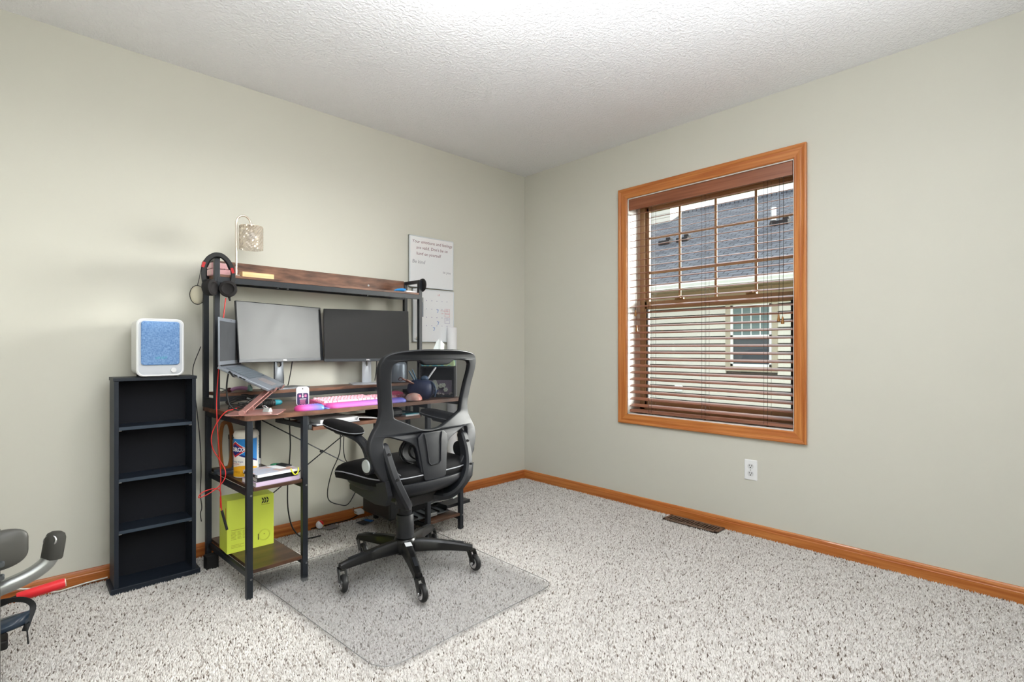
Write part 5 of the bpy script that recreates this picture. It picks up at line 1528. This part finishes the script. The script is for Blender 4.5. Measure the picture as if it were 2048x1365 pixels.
for v in t.verts: v.co.y = v.co.y * 1.0 + 0.128
wrap_bm(t, RC + 0.0019); obj('logo_letters', t, 'print_white', dk)
for txt, z, sz, m in (('Disinfecting Wipes', 0.074, 0.010, 'print_navy'), ('BLEACH-FREE', 0.063, 0.007, 'print_red'), ('Kills cold and flu viruses', 0.055, 0.0055, 'print_amber')):
    t = text_bm(txt, sz)
    for v in t.verts: v.co.y += z
    wrap_bm(t, RC + 0.0008); obj('label_text', t, m, dk)
t = text_bm('75 WIPES', 0.012, bold=0.0003)
for v in t.verts: v.co.y += 0.026
wrap_bm(t, RC + 0.0008); obj('label_text', t, 'print_amber', dk)
b2 = grid_poly(lambda x: (0.02, 0.165), HALF * 0.70, HALF * 0.86, 8, RC + 0.0005, mat('drug_facts', rgb(150, 190, 214), 0.5, col2=rgb(232, 236, 240), scale=(10, 10, 220), lo=0.45, hi=0.55), 'facts_panel', dk)

ov = dthing('oval_ring_lamp', 'amber wooden oval ring standing on a round dark base on the left shelf', 'ring lamp', 0.052, 0.395, SH_U)
b = NB(); lathe(b, [(0.050, 0.0), (0.052, 0.004), (0.050, 0.014), (0.042, 0.018), (0.006, 0.019)], 30); obj('ring_base', b, 'base_slate', ov, smooth=40)
ro_ = []
for k in range(48):
    a = 2 * PI * k / 48; c, s = math.cos(a), math.sin(a)
    ro_.append(Vector((0.027 * math.copysign(abs(c) ** 0.6, c), 0, 0.127 + (0.083 if True else 0) * s + 0.027 * math.copysign(abs(s) ** 1.6, s))))
b = NB(); sweep(b, ro_, rect2(0.007, 0.020, 0.002), closed=True, up=(0, 1, 0)); obj('ring', b, 'amber_wood', ov, smooth=40)
nbx = [('pink_notebook', 'lavender notebook at the bottom of the pile on the left shelf', 'notebook', 0.0, 0.018, 'cover_lavender', 0.190, 0.148, 1.5),
       ('black_notebook', 'black hardcover notebook in the middle of the pile on the left shelf', 'notebook', 0.018, 0.018, 'cover_black', 0.176, 0.140, 0.5),
       ('printed_notebook', 'white notebook with printed cover on top of the pile on the left shelf', 'notebook', 0.036, 0.014, 'cover_print', 0.182, 0.150, 2.0)]
for nm, lab_, ct, z0, hh, m, w_, d_, rz in nbx:
    o = dthing(nm, lab_, ct, 0.137, 0.092, SH_U + z0, rz)
    obj('page_block', bxo(-w_ / 2 + 0.002, w_ / 2 - 0.003, -d_ / 2 + 0.003, d_ / 2 - 0.003, 0.0018, hh - 0.0018), 'paper_white', o)
    for a, c in ((0, 0.0018), (hh - 0.0018, hh)):
        obj('cover', bxo(-w_ / 2, w_ / 2, -d_ / 2, d_ / 2, a, c, 0.0006), m if a > 0 else ('cover_black' if m != 'cover_lavender' else m), o)
    if m != 'cover_print': obj('spine', bxo(-w_ / 2 + 0.002, w_ / 2, -d_ / 2, -d_ / 2 + 0.0016, 0, hh), m, o)
    else:
        obj('spine', bxo(-w_ / 2 + 0.002, w_ / 2, -d_ / 2, -d_ / 2 + 0.0016, 0.002, hh), 'paper_white', o)
        obj('spine_print', bxo(-w_ / 2 - 0.0006, -w_ / 2 + 0.001, -0.05, 0.055, 0.003, hh - 0.003), 'cover_black', o)
ph = dthing('paper_slip', 'white paper slip lying on the printed notebook', 'paper', 0.170, 0.110, SH_U + 0.050, 14)
obj('slip', bxo(-0.018, 0.018, -0.045, 0.045, 0.0003, 0.001), 'paper_white', ph)
pn_ = dthing('phone', 'small black phone lying on the printed notebook', 'phone', 0.206, 0.120, SH_U + 0.050, 10)
obj('phone_body', bxo(-0.016, 0.016, -0.040, 0.040, 0.0002, 0.006, 0.002), 'cover_black', pn_)
ly = dthing('lanyard', 'yellow wrist loop hanging over the edge of the notebooks', 'lanyard', 0.212, 0.0165, SH_U + 0.050)
b = NB(); sweep(b, catmull([(-0.016, 0.006, 0.002), (-0.014, -0.004, -0.010), (-0.004, -0.006, -0.024), (0.008, -0.006, -0.020), (0.014, -0.004, -0.006), (0.016, 0.004, 0.003)], 5), circ(0.0022, 8, 0.003)); obj('loop', b, 'lanyard_yellow', ly, smooth=60)
gl_ = dthing('green_leaf_clip', 'small green leaf-shaped clip at the back of the notebook pile', 'clip', 0.182, 0.158, SH_U + 0.050)
b = NB(); sphere(b, (0, 0, 0.004), 0.022, 0.010, 0.004, 14, 8); obj('leaf', b, 'leaf_green', gl_, smooth=60)
wc_ = dthing('white_carton', 'small white carton at the back of the left shelf', 'carton', 0.215, 0.485, SH_U)
obj('carton_body', bxo(-0.022, 0.022, -0.02, 0.02, 0, 0.028, 0.001), 'paper_white', wc_)
tm = dthing('steel_tumbler', 'tall brushed steel tumbler with black lid behind the wipes canister', 'tumbler', 0.103, 0.412, SH_U)
b = NB(); lathe(b, [(0.026, 0.0), (0.030, 0.003), (0.033, 0.150), (0.030, 0.153)], 28); obj('tumbler_body', b, 'silver_dark', tm, smooth=40)
b = NB(); lathe(b, [(0.033, 0.152), (0.034, 0.155), (0.034, 0.172), (0.030, 0.175), (0.006, 0.176)], 28); obj('tumbler_lid', b, 'rubber_black', tm, smooth=40)

yb = dthing('lime_box', 'lime green product box on the bottom left shelf of the desk', 'box', 0.118, 0.318, SH_L, -3.2)
YW, YD, YH = 0.203, 0.118, 0.240
obj('carton', bxo(-YW / 2, YW / 2, -YD / 2, YD / 2, 0.0, YH, 0.0012), 'box_lime', yb)
def yprint(bm, m, name='print'): return obj(name, bm, m, yb)
fy = -YD / 2
PF = Matrix.Translation((0, fy, 0)) @ XZ
b = NB()
for k in range(3):
    x0 = 0.058 + k * 0.0105 - 0.012
    for sgn in (1, -1):
        zc = 0.214
        prism(b, [(x0, zc + sgn * 0.013), (x0 + 0.006, zc + sgn * 0.013), (x0 + 0.012, zc + sgn * 0.001), (x0 + 0.006, zc + sgn * 0.001)], 0.0002, 0.0006, PF)
yprint(b, 'print_black', 'logo_mark')
b = NB()
for k in range(9): prism(b, [(0.046 + k * 0.0042, 0.1935), (0.049 + k * 0.0042, 0.1935), (0.049 + k * 0.0042, 0.1965), (0.046 + k * 0.0042, 0.1965)], 0.0002, 0.0005, PF)
yprint(b, 'print_olive', 'logo_caption')
b = NB()
for rr in (0.026, 0.0225):
    sweep(b, [PF @ Vector((0.058 + rr * math.cos(2 * PI * k / 40), 0.052 + rr * math.sin(2 * PI * k / 40), 0.0004)) for k in range(40)], rect2(0.0006, 0.0006), closed=True, up=(0, -1, 0))
prism(b, [(0.058 + 0.0025 * math.cos(2 * PI * k / 10), 0.056 + 0.0025 * math.sin(2 * PI * k / 10)) for k in range(10)], 0.0002, 0.0006, PF)
yprint(b, 'print_olive', 'circle_drawing')
b = NB(); prism(b, rpoly(0.030, 0.0335, 0.034, 0.062, 0.0012), 0.0002, 0.0006, PF); yprint(b, 'print_black', 'side_mark')
b = NB()
prism(b, rpoly(-0.085, -0.025, 0.1015, 0.104, 0.0008), 0.0002, 0.0005, PF)
for k in range(7):
    for x0, x1 in ((-0.085, -0.062), (-0.058, -0.040), (-0.036, -0.020)):
        prism(b, rpoly(x0, x1 - 0.002 * (k % 3), 0.060 + k * 0.0055, 0.0615 + k * 0.0055, 0.0005), 0.0002, 0.0005, PF)
for k in range(3): prism(b, rpoly(-0.085, -0.030 - 0.012 * (k % 2), 0.022 + k * 0.006, 0.0235 + k * 0.006, 0.0005), 0.0002, 0.0005, PF)
yprint(b, 'print_olive', 'spec_table')
b = NB(); box(b, -YW / 2 - 0.0005, -YW / 2 + 0.0004, -0.045, -0.035, 0.125, 0.205); yprint(b, 'print_amber', 'side_lettering')

# ------------------------------------------------------------ keyboard tray contents
fo = dthing('slate_folder', 'thin slate folder lying flat on the keyboard tray', 'folder', 0.430, 0.135, 0.680, 1)
obj('folder_cover', bxo(-0.115, 0.115, -0.10, 0.10, 0, 0.004, 0.001), 'base_slate', fo); obj('folder_sheets', bxo(-0.112, 0.110, -0.103, 0.095, 0.004, 0.009), 'paper_grey', fo)
pd_ = dthing('paper_pad', 'thick white paper pad on top of the slate folder in the tray', 'paper pad', 0.440, 0.145, 0.689, 3)
obj('pad_sheets', bxo(-0.100, 0.100, -0.095, 0.095, 0.0, 0.016, 0.001), 'paper_white', pd_)
ob = dthing('open_leaflet', 'white folded leaflet half open on the keyboard tray', 'leaflet', 0.600, 0.115, 0.680, -6)
b = NB(); ring_loft(b, [[Vector((x, y, z)) for x, z in ((-0.055, 0.0), (-0.050, 0.020), (0.055, 0.008), (0.060, 0.006), (0.055, 0.0055), (-0.046, 0.017), (-0.050, 0.0))] for y in (-0.075, 0.075)]); obj('leaflet_cover', b, 'paper_white', ob)
bg_ = dthing('black_pouch', 'black zipped pouch at the back right of the keyboard tray', 'pouch', 0.750, 0.140, 0.680, 4)
b = NB(); ring_loft(b, [superring(0.085 * s, -0.09 * s, 0.09 * s, z, 3, 32) for z, s in ((0.0, 0.9), (0.006, 1.0), (0.030, 1.0), (0.040, 0.9), (0.043, 0.6), (0.043, 0.2))]); obj('pouch_body', b, 'rubber_black', bg_, smooth=60)
b = NB(); box(b, -0.07, 0.07, -0.094, -0.088, 0.014, 0.018, 0.001); obj('zip', b, 'printer_tray', bg_)
bk = dthing('teal_book', 'flat teal and white booklet on the right of the keyboard tray', 'booklet', 0.855, 0.110, 0.680, 2)
obj('booklet_pages', bxo(-0.045, 0.045, -0.08, 0.08, 0.0, 0.008), 'paper_grey', bk); obj('booklet_cover', bxo(-0.046, 0.046, -0.081, 0.081, 0.008, 0.011), 'teal_plastic', bk)

# ------------------------------------------------------------ printer on the low right shelf
pt_ = dthing('printer', 'black inkjet printer with open output tray on the low right shelf of the desk', 'printer', 0.985, 0.285, 0.088)
PW, PD_, PH = 0.185, 0.155, 0.140
obj('printer_body', bxo(-PW, PW, -PD_ + 0.03, PD_, 0.006, PH, 0.010), 'printer_black', pt_)
obj('printer_feet', bxo(-0.02, PW - 0.02, -PD_ + 0.05, PD_ - 0.03, 0.0, 0.008), 'rubber_black', pt_)
obj('control_panel', bxo(-0.10, 0.10, -PD_ + 0.012, -PD_ + 0.034, 0.062, PH - 0.006, 0.004), 'printer_grey', pt_)
t = text_bm('hp', 0.014, 0.0003, shear=0.2); xform(t, Matrix.Translation((0.155, -PD_ + 0.0295, 0.112)) @ Matrix.Rotation(R(90), 4, 'X')); obj('badge', t, 'print_white', pt_)
b = NB(); ring_loft(b, [[Vector((x, y, z)) for y, z in ((-PD_ + 0.034, 0.026), (-PD_ - 0.075, 0.018), (-PD_ - 0.075, 0.012), (-PD_ + 0.034, 0.016))] for x in (-0.11, 0.15)]); ot = obj('output_tray', b, 'printer_tray', pt_)
for x in (-0.07, -0.02, 0.03, 0.08, 0.13):
    b = NB(); box(b, x - 0.002, x + 0.002, -PD_ - 0.07, -PD_ + 0.03, 0.020, 0.029, 0.0005); obj('tray_rib', b, 'printer_black', ot)
b = NB(); box(b, -0.02, 0.05, -PD_ - 0.088, -PD_ - 0.070, 0.012, 0.030, 0.003); obj('paper_stop', b, 'printer_grey', ot)
b = NB(); box(b, 0.07, 0.16, -PD_ + 0.010, -PD_ + 0.032, 0.030, 0.036, 0.001); box(b, 0.06, 0.17, -PD_ + 0.012, -PD_ + 0.032, 0.044, 0.050, 0.001); obj('paper_guide', b, 'chrome', pt_)
wbd = dthing('loose_board', 'dark loose shelf board sticking out past the right desk leg', 'board', 1.205, 0.080, 0.128, 0)
obj('board', bxo(-0.105, 0.072, -0.045, 0.045, -0.004, 0.014, 0.001), 'cover_black', wbd)
# ============================================================ CABLES, FLOOR CLUTTER, WALL BOARDS, EXERCISE MACHINE
def cable(name, label, pts, r_, m, group=None):
    o = thing(name, label, 'cable', pts[0], 0.0, group)
    l0_ = Vector(pts[0])
    c = obj('cable_run', tubeo([Vector(p) - l0_ for p in pts], r_, 8, 6), m, o, smooth=60)
    return o
rc = cable('headphone_cable', 'thin red cable dropping from the headphones past the desk edge', [D(0.040, 0.360, 1.275), D(0.030, 0.350, 1.22), D(0.020, 0.350, 1.10), D(0.005, 0.345, 0.95), D(-0.008, 0.330, 0.82), D(-0.014, 0.310, 0.745), D(-0.016, 0.29, 0.66), D(-0.012, 0.28, 0.56), D(-0.010, 0.27, 0.47), D(-0.014, 0.265, 0.42), D(-0.012, 0.26, 0.36), D(-0.010, 0.258, 0.31)], 0.0022, 'cable_red')
rm = Vector(rc.location)
b = NB(); cyl(b, D(-0.010, 0.258, 0.318) - rm, D(0.006, 0.240, 0.232) - rm, 0.0055, seg=12); obj('inline_remote', b, 'rubber_black', rc, smooth=40)
rl = cable('red_cable_loop', 'red cable looping off the left edge of the desk and back', [D(0.070, 0.28, DT + 0.012), D(0.030, 0.24, DT + 0.010), D(-0.006, 0.22, DT + 0.004), D(-0.030, 0.235, 0.725), D(-0.052, 0.25, 0.665), D(-0.050, 0.25, 0.605), D(-0.022, 0.245, 0.545), D(-0.002, 0.24, 0.500), D(-0.004, 0.24, 0.462), D(-0.030, 0.24, 0.430), D(-0.075, 0.24, 0.405), D(-0.105, 0.245, 0.398), D(-0.090, 0.245, 0.418), D(-0.045, 0.242, 0.425), D(-0.018, 0.250, 0.405), D(-0.016, 0.258, 0.37), D(-0.014, 0.262, 0.33)], 0.0022, 'cable_red')
cable('hanging_cable', 'thin black cord hanging down the wall behind the left desk legs', [D(-0.010, 0.550, 1.05), D(-0.040, 0.560, 0.95), D(-0.036, 0.560, 0.86), D(-0.022, 0.560, 0.72), D(-0.010, 0.560, 0.58), D(-0.006, 0.560, 0.44), D(-0.010, 0.558, 0.34), D(-0.004, 0.556, 0.27), D(-0.010, 0.556, 0.24), D(-0.006, 0.556, 0.20)], 0.0020, 'cable_black')
cable('drop_cable', 'black cord dropping behind the left shelves down to the carpet', [D(0.405, 0.515, 0.72), D(0.409, 0.520, 0.62), D(0.412, 0.518, 0.52), D(0.405, 0.515, 0.42), D(0.396, 0.515, 0.30), D(0.398, 0.512, 0.17), D(0.420, 0.50, 0.07), D(0.470, 0.48, 0.012), D(0.56, 0.47, 0.004)], 0.0036, 'cable_black')
cable('tray_cable', 'black cord hanging in a long loop under the keyboard tray', [D(0.640, 0.40, 0.66), D(0.645, 0.41, 0.58), D(0.640, 0.41, 0.46), D(0.600, 0.42, 0.36), D(0.580, 0.43, 0.26), D(0.590, 0.43, 0.20), D(0.650, 0.43, 0.165), D(0.700, 0.43, 0.155), D(0.745, 0.43, 0.21), D(0.790, 0.42, 0.30)], 0.0028, 'cable_black')
cable('tray_cable', 'short black cord beside the long loop under the keyboard tray', [D(0.650, 0.40, 0.66), D(0.660, 0.40, 0.56), D(0.664, 0.41, 0.47), D(0.690, 0.42, 0.40), D(0.76, 0.43, 0.36)], 0.0026, 'cable_black')
cable('power_cable', 'black cord lying along the left baseboard behind the desk', [(-1.76, -0.020, 0.004), (-1.62, -0.022, 0.004), (-1.52, -0.024, 0.006), (-1.46, -0.030, 0.03), (-1.445, -0.05, 0.07), (-1.43, -0.08, 0.11)], 0.0030, 'cable_black')
cable('white_power_cable', 'white cord running along the baseboard left of the black shelf', [(-2.69, -0.030, 0.010), (-2.76, -0.024, 0.006), (-2.82, -0.026, 0.002), (-2.86, -0.034, 0.002), (-2.90, -0.05, 0.02), (-2.97, -0.04, 0.05), (-3.10, -0.035, 0.07), (-3.3, -0.035, 0.05)], 0.0034, 'cable_white')
pa = thing('power_adapter', 'small white plug adapter beside the printer on the left wall', 'adapter', (-1.470, -0.045, 0.045))
obj('adapter_body', bxo(-0.022, 0.022, -0.020, 0.030, -0.012, 0.012, 0.003), 'tag_white', pa)
b = NB(); tube(b, [(-0.022, 0, 0), (-0.035, 0.0, 0.008), (-0.040, 0.005, 0.020), (-0.034, 0.01, 0.032)], 0.0022, 8); obj('adapter_lead', b, 'wood_pen', pa, smooth=60)

bl = thing('toy_ball', 'small white, red and yellow toy ball on the carpet by the baseboard', 'ball', (-1.716, -0.040, 0.022))
b = NB(); rr = 0.0225
bmesh.ops.create_uvsphere(b, u_segments=28, v_segments=18, radius=rr); obj('ball_shell', b, 'ball_white', bl, smooth=180)
def cap(dirv, ang, m, name):
    d_ = Vector(dirv).normalized(); q = Vector((0, 0, 1)).rotation_difference(d_).to_matrix().to_4x4()
    b = NB(); lathe(b, [((rr + 0.0005) * math.sin(R(a)), (rr + 0.0005) * math.cos(R(a))) for a in [0.5] + [ang * k / 8 for k in range(1, 9)]], 24, q); obj(name, b, m, bl, smooth=180)
cap((0.75, -0.15, 0.65), 62, 'ball_red', 'red_patch'); cap((0.85, -0.45, -0.30), 34, 'ball_yellow', 'yellow_patch')
c1 = thing('grey_card', 'grey card lying on the carpet beside the toy ball', 'card', (-1.662, -0.075, 0.004), R(20)); obj('card', bxo(-0.040, 0.040, -0.027, 0.027, 0, 0.0015), 'card_grey', c1)
c2 = thing('dark_leaflet', 'dark leaflet with a blue corner lying on the carpet under the desk', 'leaflet', (-1.470, -0.125, 0.004), R(14)); lf = obj('leaflet', bxo(-0.050, 0.030, -0.032, 0.032, 0, 0.0015), 'card_dark', c2)
obj('blue_corner', bxo(0.006, 0.032, -0.033, 0.033, 0.0015, 0.0022), 'ink_blue', lf)

# ------------------------------------------------------------ whiteboards on the left wall
def board(name, label, x0, x1, z0, z1, m='board_white'):
    o = thing(name, label, 'whiteboard', ((x0 + x1) / 2, 0.0, z0))
    w_ = (x1 - x0) / 2; h_ = z1 - z0
    obj('board_core', bxo(-w_, w_, -0.016, 0.0, 0, h_, 0.001), 'board_edge', o)
    s = NB()
    nx, nz = 12, 12
    gv_ = [[s.verts.new((-w_ + 0.006 + (2 * w_ - 0.012) * i / nx, -0.0172, 0.006 + (h_ - 0.012) * j / nz)) for j in range(nz + 1)] for i in range(nx + 1)]
    for i in range(nx):
        for j in range(nz): s.faces.new((gv_[i][j], gv_[i + 1][j], gv_[i + 1][j + 1], gv_[i][j + 1]))
    sf_ = obj('writing_surface', s, m, o, smooth=180)
    f_ = NB()
    for q in ((-w_, w_, 0, 0.006), (-w_, w_, h_ - 0.006, h_), (-w_, -w_ + 0.010, 0, h_), (w_ - 0.006, w_, 0, h_)): box(f_, q[0], q[1], -0.0195, -0.012, q[2], q[3], 0.001)
    obj('board_frame', f_, 'board_frame', o)
    return o, w_, h_
wb1, w1, h1 = board('whiteboard', 'upper whiteboard with handwritten lines and window glare on the left wall', -1.100, -0.735, 1.452, 1.798)
def write(o, s, x, z, size, m, shear=0.15, align='LEFT'):
    t = text_bm(s, size, 0.0, shear, align); xform(t, Matrix.Translation((x, -0.0176, z)) @ Matrix.Rotation(R(90), 4, 'X')); return obj('handwriting', t, m, o)
for s, x, z, sz, m in (('Your emotions and feelings', -0.160, 0.308, 0.0300, 'ink_plum'), ('are valid. Don\'t be so', -0.128, 0.268, 0.0300, 'ink_plum'), ('hard on yourself', -0.128, 0.228, 0.0300, 'ink_plum'), ('Be kind', -0.160, 0.172, 0.034, 'ink_grey'), ('to you', 0.090, 0.120, 0.026, 'ink_grey')):
    write(wb1, s, x, z, sz, m)
wb2, w2, h2 = board('whiteboard', 'lower calendar whiteboard with blue marks hanging below the other whiteboard', -1.072, -0.730, 1.085, 1.444)
for i in range(1, 7):
    for j in range(1, 5):
        t = NB(); box(t, -0.150 + i * 0.043, -0.145 + i * 0.043, -0.0178, -0.0172, 0.052 + j * 0.057, 0.057 + j * 0.057); obj('date_dot', t, 'ink_violet', wb2)
for x, z in ((0.022, 0.205), (0.026, 0.122), (-0.008, 0.080)):
    write(wb2, '3', x, z + 0.006, 0.026, 'ink_blue', 0.3); write(wb2, '~', x - 0.004, z + 0.020, 0.034, 'ink_blue')
write(wb2, 'Dentist', 0.055, 0.218, 0.012, 'ink_rose'); write(wb2, '2 pm', 0.058, 0.200, 0.011, 'ink_rose'); write(wb2, 'L8', 0.03, 0.325, 0.018, 'ink_rose')
for z0_, z1_, m, lines in ((0.175, 0.232, 'ink_rose', ('MEET', 'TEAM')), (0.130, 0.170, 'ink_violet', ('OFF',))):
    t = NB()
    for q in ((0.092, 0.134, z0_, z0_ + 0.0015), (0.092, 0.134, z1_ - 0.0015, z1_), (0.092, 0.0935, z0_, z1_), (0.1325, 0.134, z0_, z1_)): box(t, q[0], q[1], -0.0178, -0.0172, q[2], q[3])
    obj('note_box', t, m, wb2)
    for k, s in enumerate(lines): write(wb2, s, 0.113, z1_ - 0.016 - k * 0.020, 0.0145, m, 0, 'CENTER')
mg = thing('round_magnet', 'round cream magnet on the lower whiteboard beside the hutch post', 'magnet', (-1.034, -0.0195, 1.110))
b = NB(); cyl(b, (0, 0, 0), (0, -0.012, 0), 0.0145, 0.0135, 24); obj('magnet_disc', b, 'magnet_cream', mg, smooth=40)
rl_ = thing('paper_roll', 'white paper roll standing on end behind the desk in front of the lower whiteboard', 'paper roll', (-0.775, -0.055, 0.0))
b = NB(); lathe(b, [(0.030, 0.0), (0.0345, 0.002), (0.0345, 1.186), (0.030, 1.188), (0.028, 1.15)], 28); obj('roll_sheet', b, 'paper_white', rl_, smooth=40)
b = NB(); cyl(b, (0, 0, 0.001), (0, 0, 1.15), 0.027, seg=20); obj('roll_core', b, 'pale_wood', rl_, smooth=40)

# ------------------------------------------------------------ exercise machine at the left edge
ex = thing('exercise_bike', 'grey recumbent exercise bike cut off by the left edge of the picture', 'exercise bike', (-3.16, -0.86, 0.0))
def E_(x, y, z): return Vector((x + 3.16, y + 0.86, z))
b = NB(); sweep(b, catmull([E_(-3.30, -0.895, 0.315), E_(-3.10, -0.893, 0.338), E_(-3.020, -0.888, 0.353), E_(-2.965, -0.880, 0.368), E_(-2.930, -0.872, 0.388), E_(-2.914, -0.866, 0.410)], 6), circ(0.0215, 18)); obj('hand_rail', b, 'bike_silver', ex, smooth=60)
gd = (E_(-2.906, -0.862, 0.458) - E_(-2.915, -0.866, 0.398)).normalized()
b = NB(); p_ = E_(-2.914, -0.866, 0.400); sweep(b, [p_, p_ + gd * 0.004, p_ + gd * 0.045, p_ + gd * 0.062, p_ + gd * 0.074, p_ + gd * 0.080], circ(0.0265, 22), scales=[(0.95, 0.95), (1, 1), (1, 1), (0.97, 0.97), (0.80, 0.80), (0.45, 0.45)]); gp_ = obj('grip', b, 'grip_black', ex, smooth=50)
b = NB(); c_ = p_ + gd * 0.058; a1 = Vector((0.72, -0.69, 0)); sweep(b, [c_ + Vector((-0.69, -0.72, 0)) * 0.018 + a1 * (0.018 * math.cos(2 * PI * k / 20)) + gd * (0.016 * math.sin(2 * PI * k / 20)) for k in range(20)], circ(0.003, 8), closed=True); obj('pulse_sensor', b, 'chrome', gp_, smooth=60)
# upright frame, floor stabilisers and seat outside the picture
b = NB(); sweep(b, [E_(-3.055, -0.90, 0.03), E_(-3.055, -0.90, 0.52)], rect2(0.06, 0.05, 0.006), up=(1, 0, 0)); obj('seat_post', b, 'bike_grey', ex)
b = NB(); box(b, *(-0.03 + 0.06, 0.03 + 0.06), -0.34, 0.26, -0.004, 0.050, 0.012); obj('stabiliser', b, 'bike_grey', ex)
b = NB(); box(b, *(-0.63 + 0.06, -0.57 + 0.06), -0.30, 0.22, -0.004, 0.050, 0.012); obj('stabiliser', b, 'bike_grey', ex)
b = NB(); sweep(b, [E_(-3.70, -0.90, 0.07), E_(-3.07, -0.90, 0.07)], rect2(0.07, 0.06, 0.01), up=(0, 0, 1)); obj('main_beam', b, 'bike_grey', ex)
b = NB(); ring_loft(b, [[E_(x * s - 3.30, y * s - 0.90, z) for x, y in rpoly(-0.19, 0.19, -0.17, 0.17, 0.06)] for z, s in ((0.52, 0.85), (0.53, 1.0), (0.565, 1.0), (0.585, 0.85), (0.59, 0.4))]); obj('bike_seat', b, 'grip_black', ex, smooth=50)
# moulded side shell of the seat slider seen at the picture edge
b = NB()
rings = []
for k in range(9):
    t = k / 8
    rings.append([E_(-3.028 + 0.062 * math.sin(t * PI / 2) * 1.0, -0.895 + 0.028 * (1 - t) * math.cos(a), 0.462 - 0.004 * t + (0.052 * (1 - 0.75 * t * t) + 0.006) * math.sin(a) + 0.012 * t) for a in [2 * PI * j / 20 for j in range(20)]])
ring_loft(b, rings); obj('slider_shell', b, 'bike_grey', ex, smooth=60)
b = NB(); cyl(b, E_(-3.022, -0.915, 0.432), E_(-3.022, -0.938, 0.432), 0.0065, seg=12); cyl(b, E_(-3.022, -0.915, 0.395), E_(-3.022, -0.938, 0.395), 0.0060, seg=12); obj('frame_bolt', b, 'printer_tray', ex, smooth=40)
b = NB(); sweep(b, catmull([E_(-3.29, -0.97, 0.58), E_(-3.17, -0.96, 0.72), E_(-3.09, -0.95, 0.90), E_(-3.092, -0.95, 1.0), E_(-3.13, -0.95, 1.06)], 6), circ(0.020, 14)); obj('back_rail', b, 'bike_grey', ex, smooth=60)
# pedal with strap low at the picture edge
pdl = NB()
rings = []
for k in range(11):
    t = k / 10; x = -3.125 + 0.165 * t
    wv = 0.040 * math.sqrt(max(0.02, 1 - (2 * t - 0.85) ** 4 * 0.55)) * (1.0 if t < 0.8 else 1.0 - 1.6 * (t - 0.8))
    rings.append([E_(x, -0.700 + wv * math.cos(a), 0.128 + 0.062 * (t - 0.9) * 0.35 + 0.020 * math.sin(a)) for a in [2 * PI * j / 16 for j in range(16)]])
rings = [[p + Vector((0.0, 0.0, 0.048)) for p in r_] for r_ in rings]
ring_loft(pdl, rings); po_ = obj('pedal', pdl, 'pedal_blue', ex, smooth=50)
b = NB(); box(b, *(E_(-3.12, 0, 0).x, E_(-3.01, 0, 0).x), E_(0, -0.735, 0).y, E_(0, -0.665, 0).y, 0.105, 0.135, 0.006); obj('pedal_block', b, 'rubber_black', po_)
b = NB(); sweep(b, catmull([E_(-3.12, -0.640, 0.190), E_(-3.06, -0.635, 0.222), E_(-2.985, -0.645, 0.222), E_(-2.952, -0.665, 0.200), E_(-2.962, -0.695, 0.165), E_(-2.972, -0.712, 0.140)], 6), rect2(0.003, 0.016), up=(0, 1, 0)); obj('pedal_strap', b, 'rubber_black', po_, smooth=50)
b = NB(); sweep(b, [E_(-2.970, -0.715, 0.165), E_(-2.966, -0.722, 0.138), E_(-2.964, -0.724, 0.102)], rect2(0.004, 0.012), up=(1, 0, 0)); obj('strap_end', b, 'rubber_black', po_)
b = NB(); sweep(b, [E_(-3.10, -0.70, 0.10), E_(-3.10, -0.80, 0.10), E_(-3.10, -0.88, 0.08)], circ(0.012, 10)); obj('pedal_crank', b, 'bike_grey', ex, smooth=50)

rh = thing('resistance_bar', 'red-handled black exercise bar leaning beside the bike pedal', 'exercise bar', (-2.875, -0.49, 0.0))
h0, h1_ = Vector((-2.989, -0.495, 0.178)), Vector((-2.862, -0.500, 0.192))
loc = Vector(rh.location)
dr = (h1_ - h0).normalized()
b = NB(); sweep(b, [h0 - loc, h0 + dr * 0.004 - loc, h0 + dr * 0.05 - loc, h1_ - dr * 0.01 - loc, h1_ - loc], circ(0.0165, 16), scales=[(0.85, 0.85), (0.95, 0.95), (1.0, 1.0), (1.06, 1.06), (0.95, 0.95)]); hd = obj('red_handle', b, 'handle_red', rh, smooth=50)
b = NB(); cyl(b, h1_ - loc, h1_ + dr * 0.003 - loc, 0.0135, seg=16); obj('handle_end', b, 'magnet_cream', hd, smooth=40)
b = NB(); cyl(b, h0 - loc - dr * 0.30 - Vector((0, 0, 0.05)), h0 - loc, 0.0085, seg=12); obj('bar_rod', b, 'rubber_black', rh, smooth=40)
b = NB(); cyl(b, h0 - loc - dr * 0.28 - Vector((0, 0, 0.046)), Vector((h0.x - loc.x - 0.28, h0.y - loc.y, 0.0)), 0.0085, seg=12); obj('bar_leg', b, 'rubber_black', rh, smooth=40)
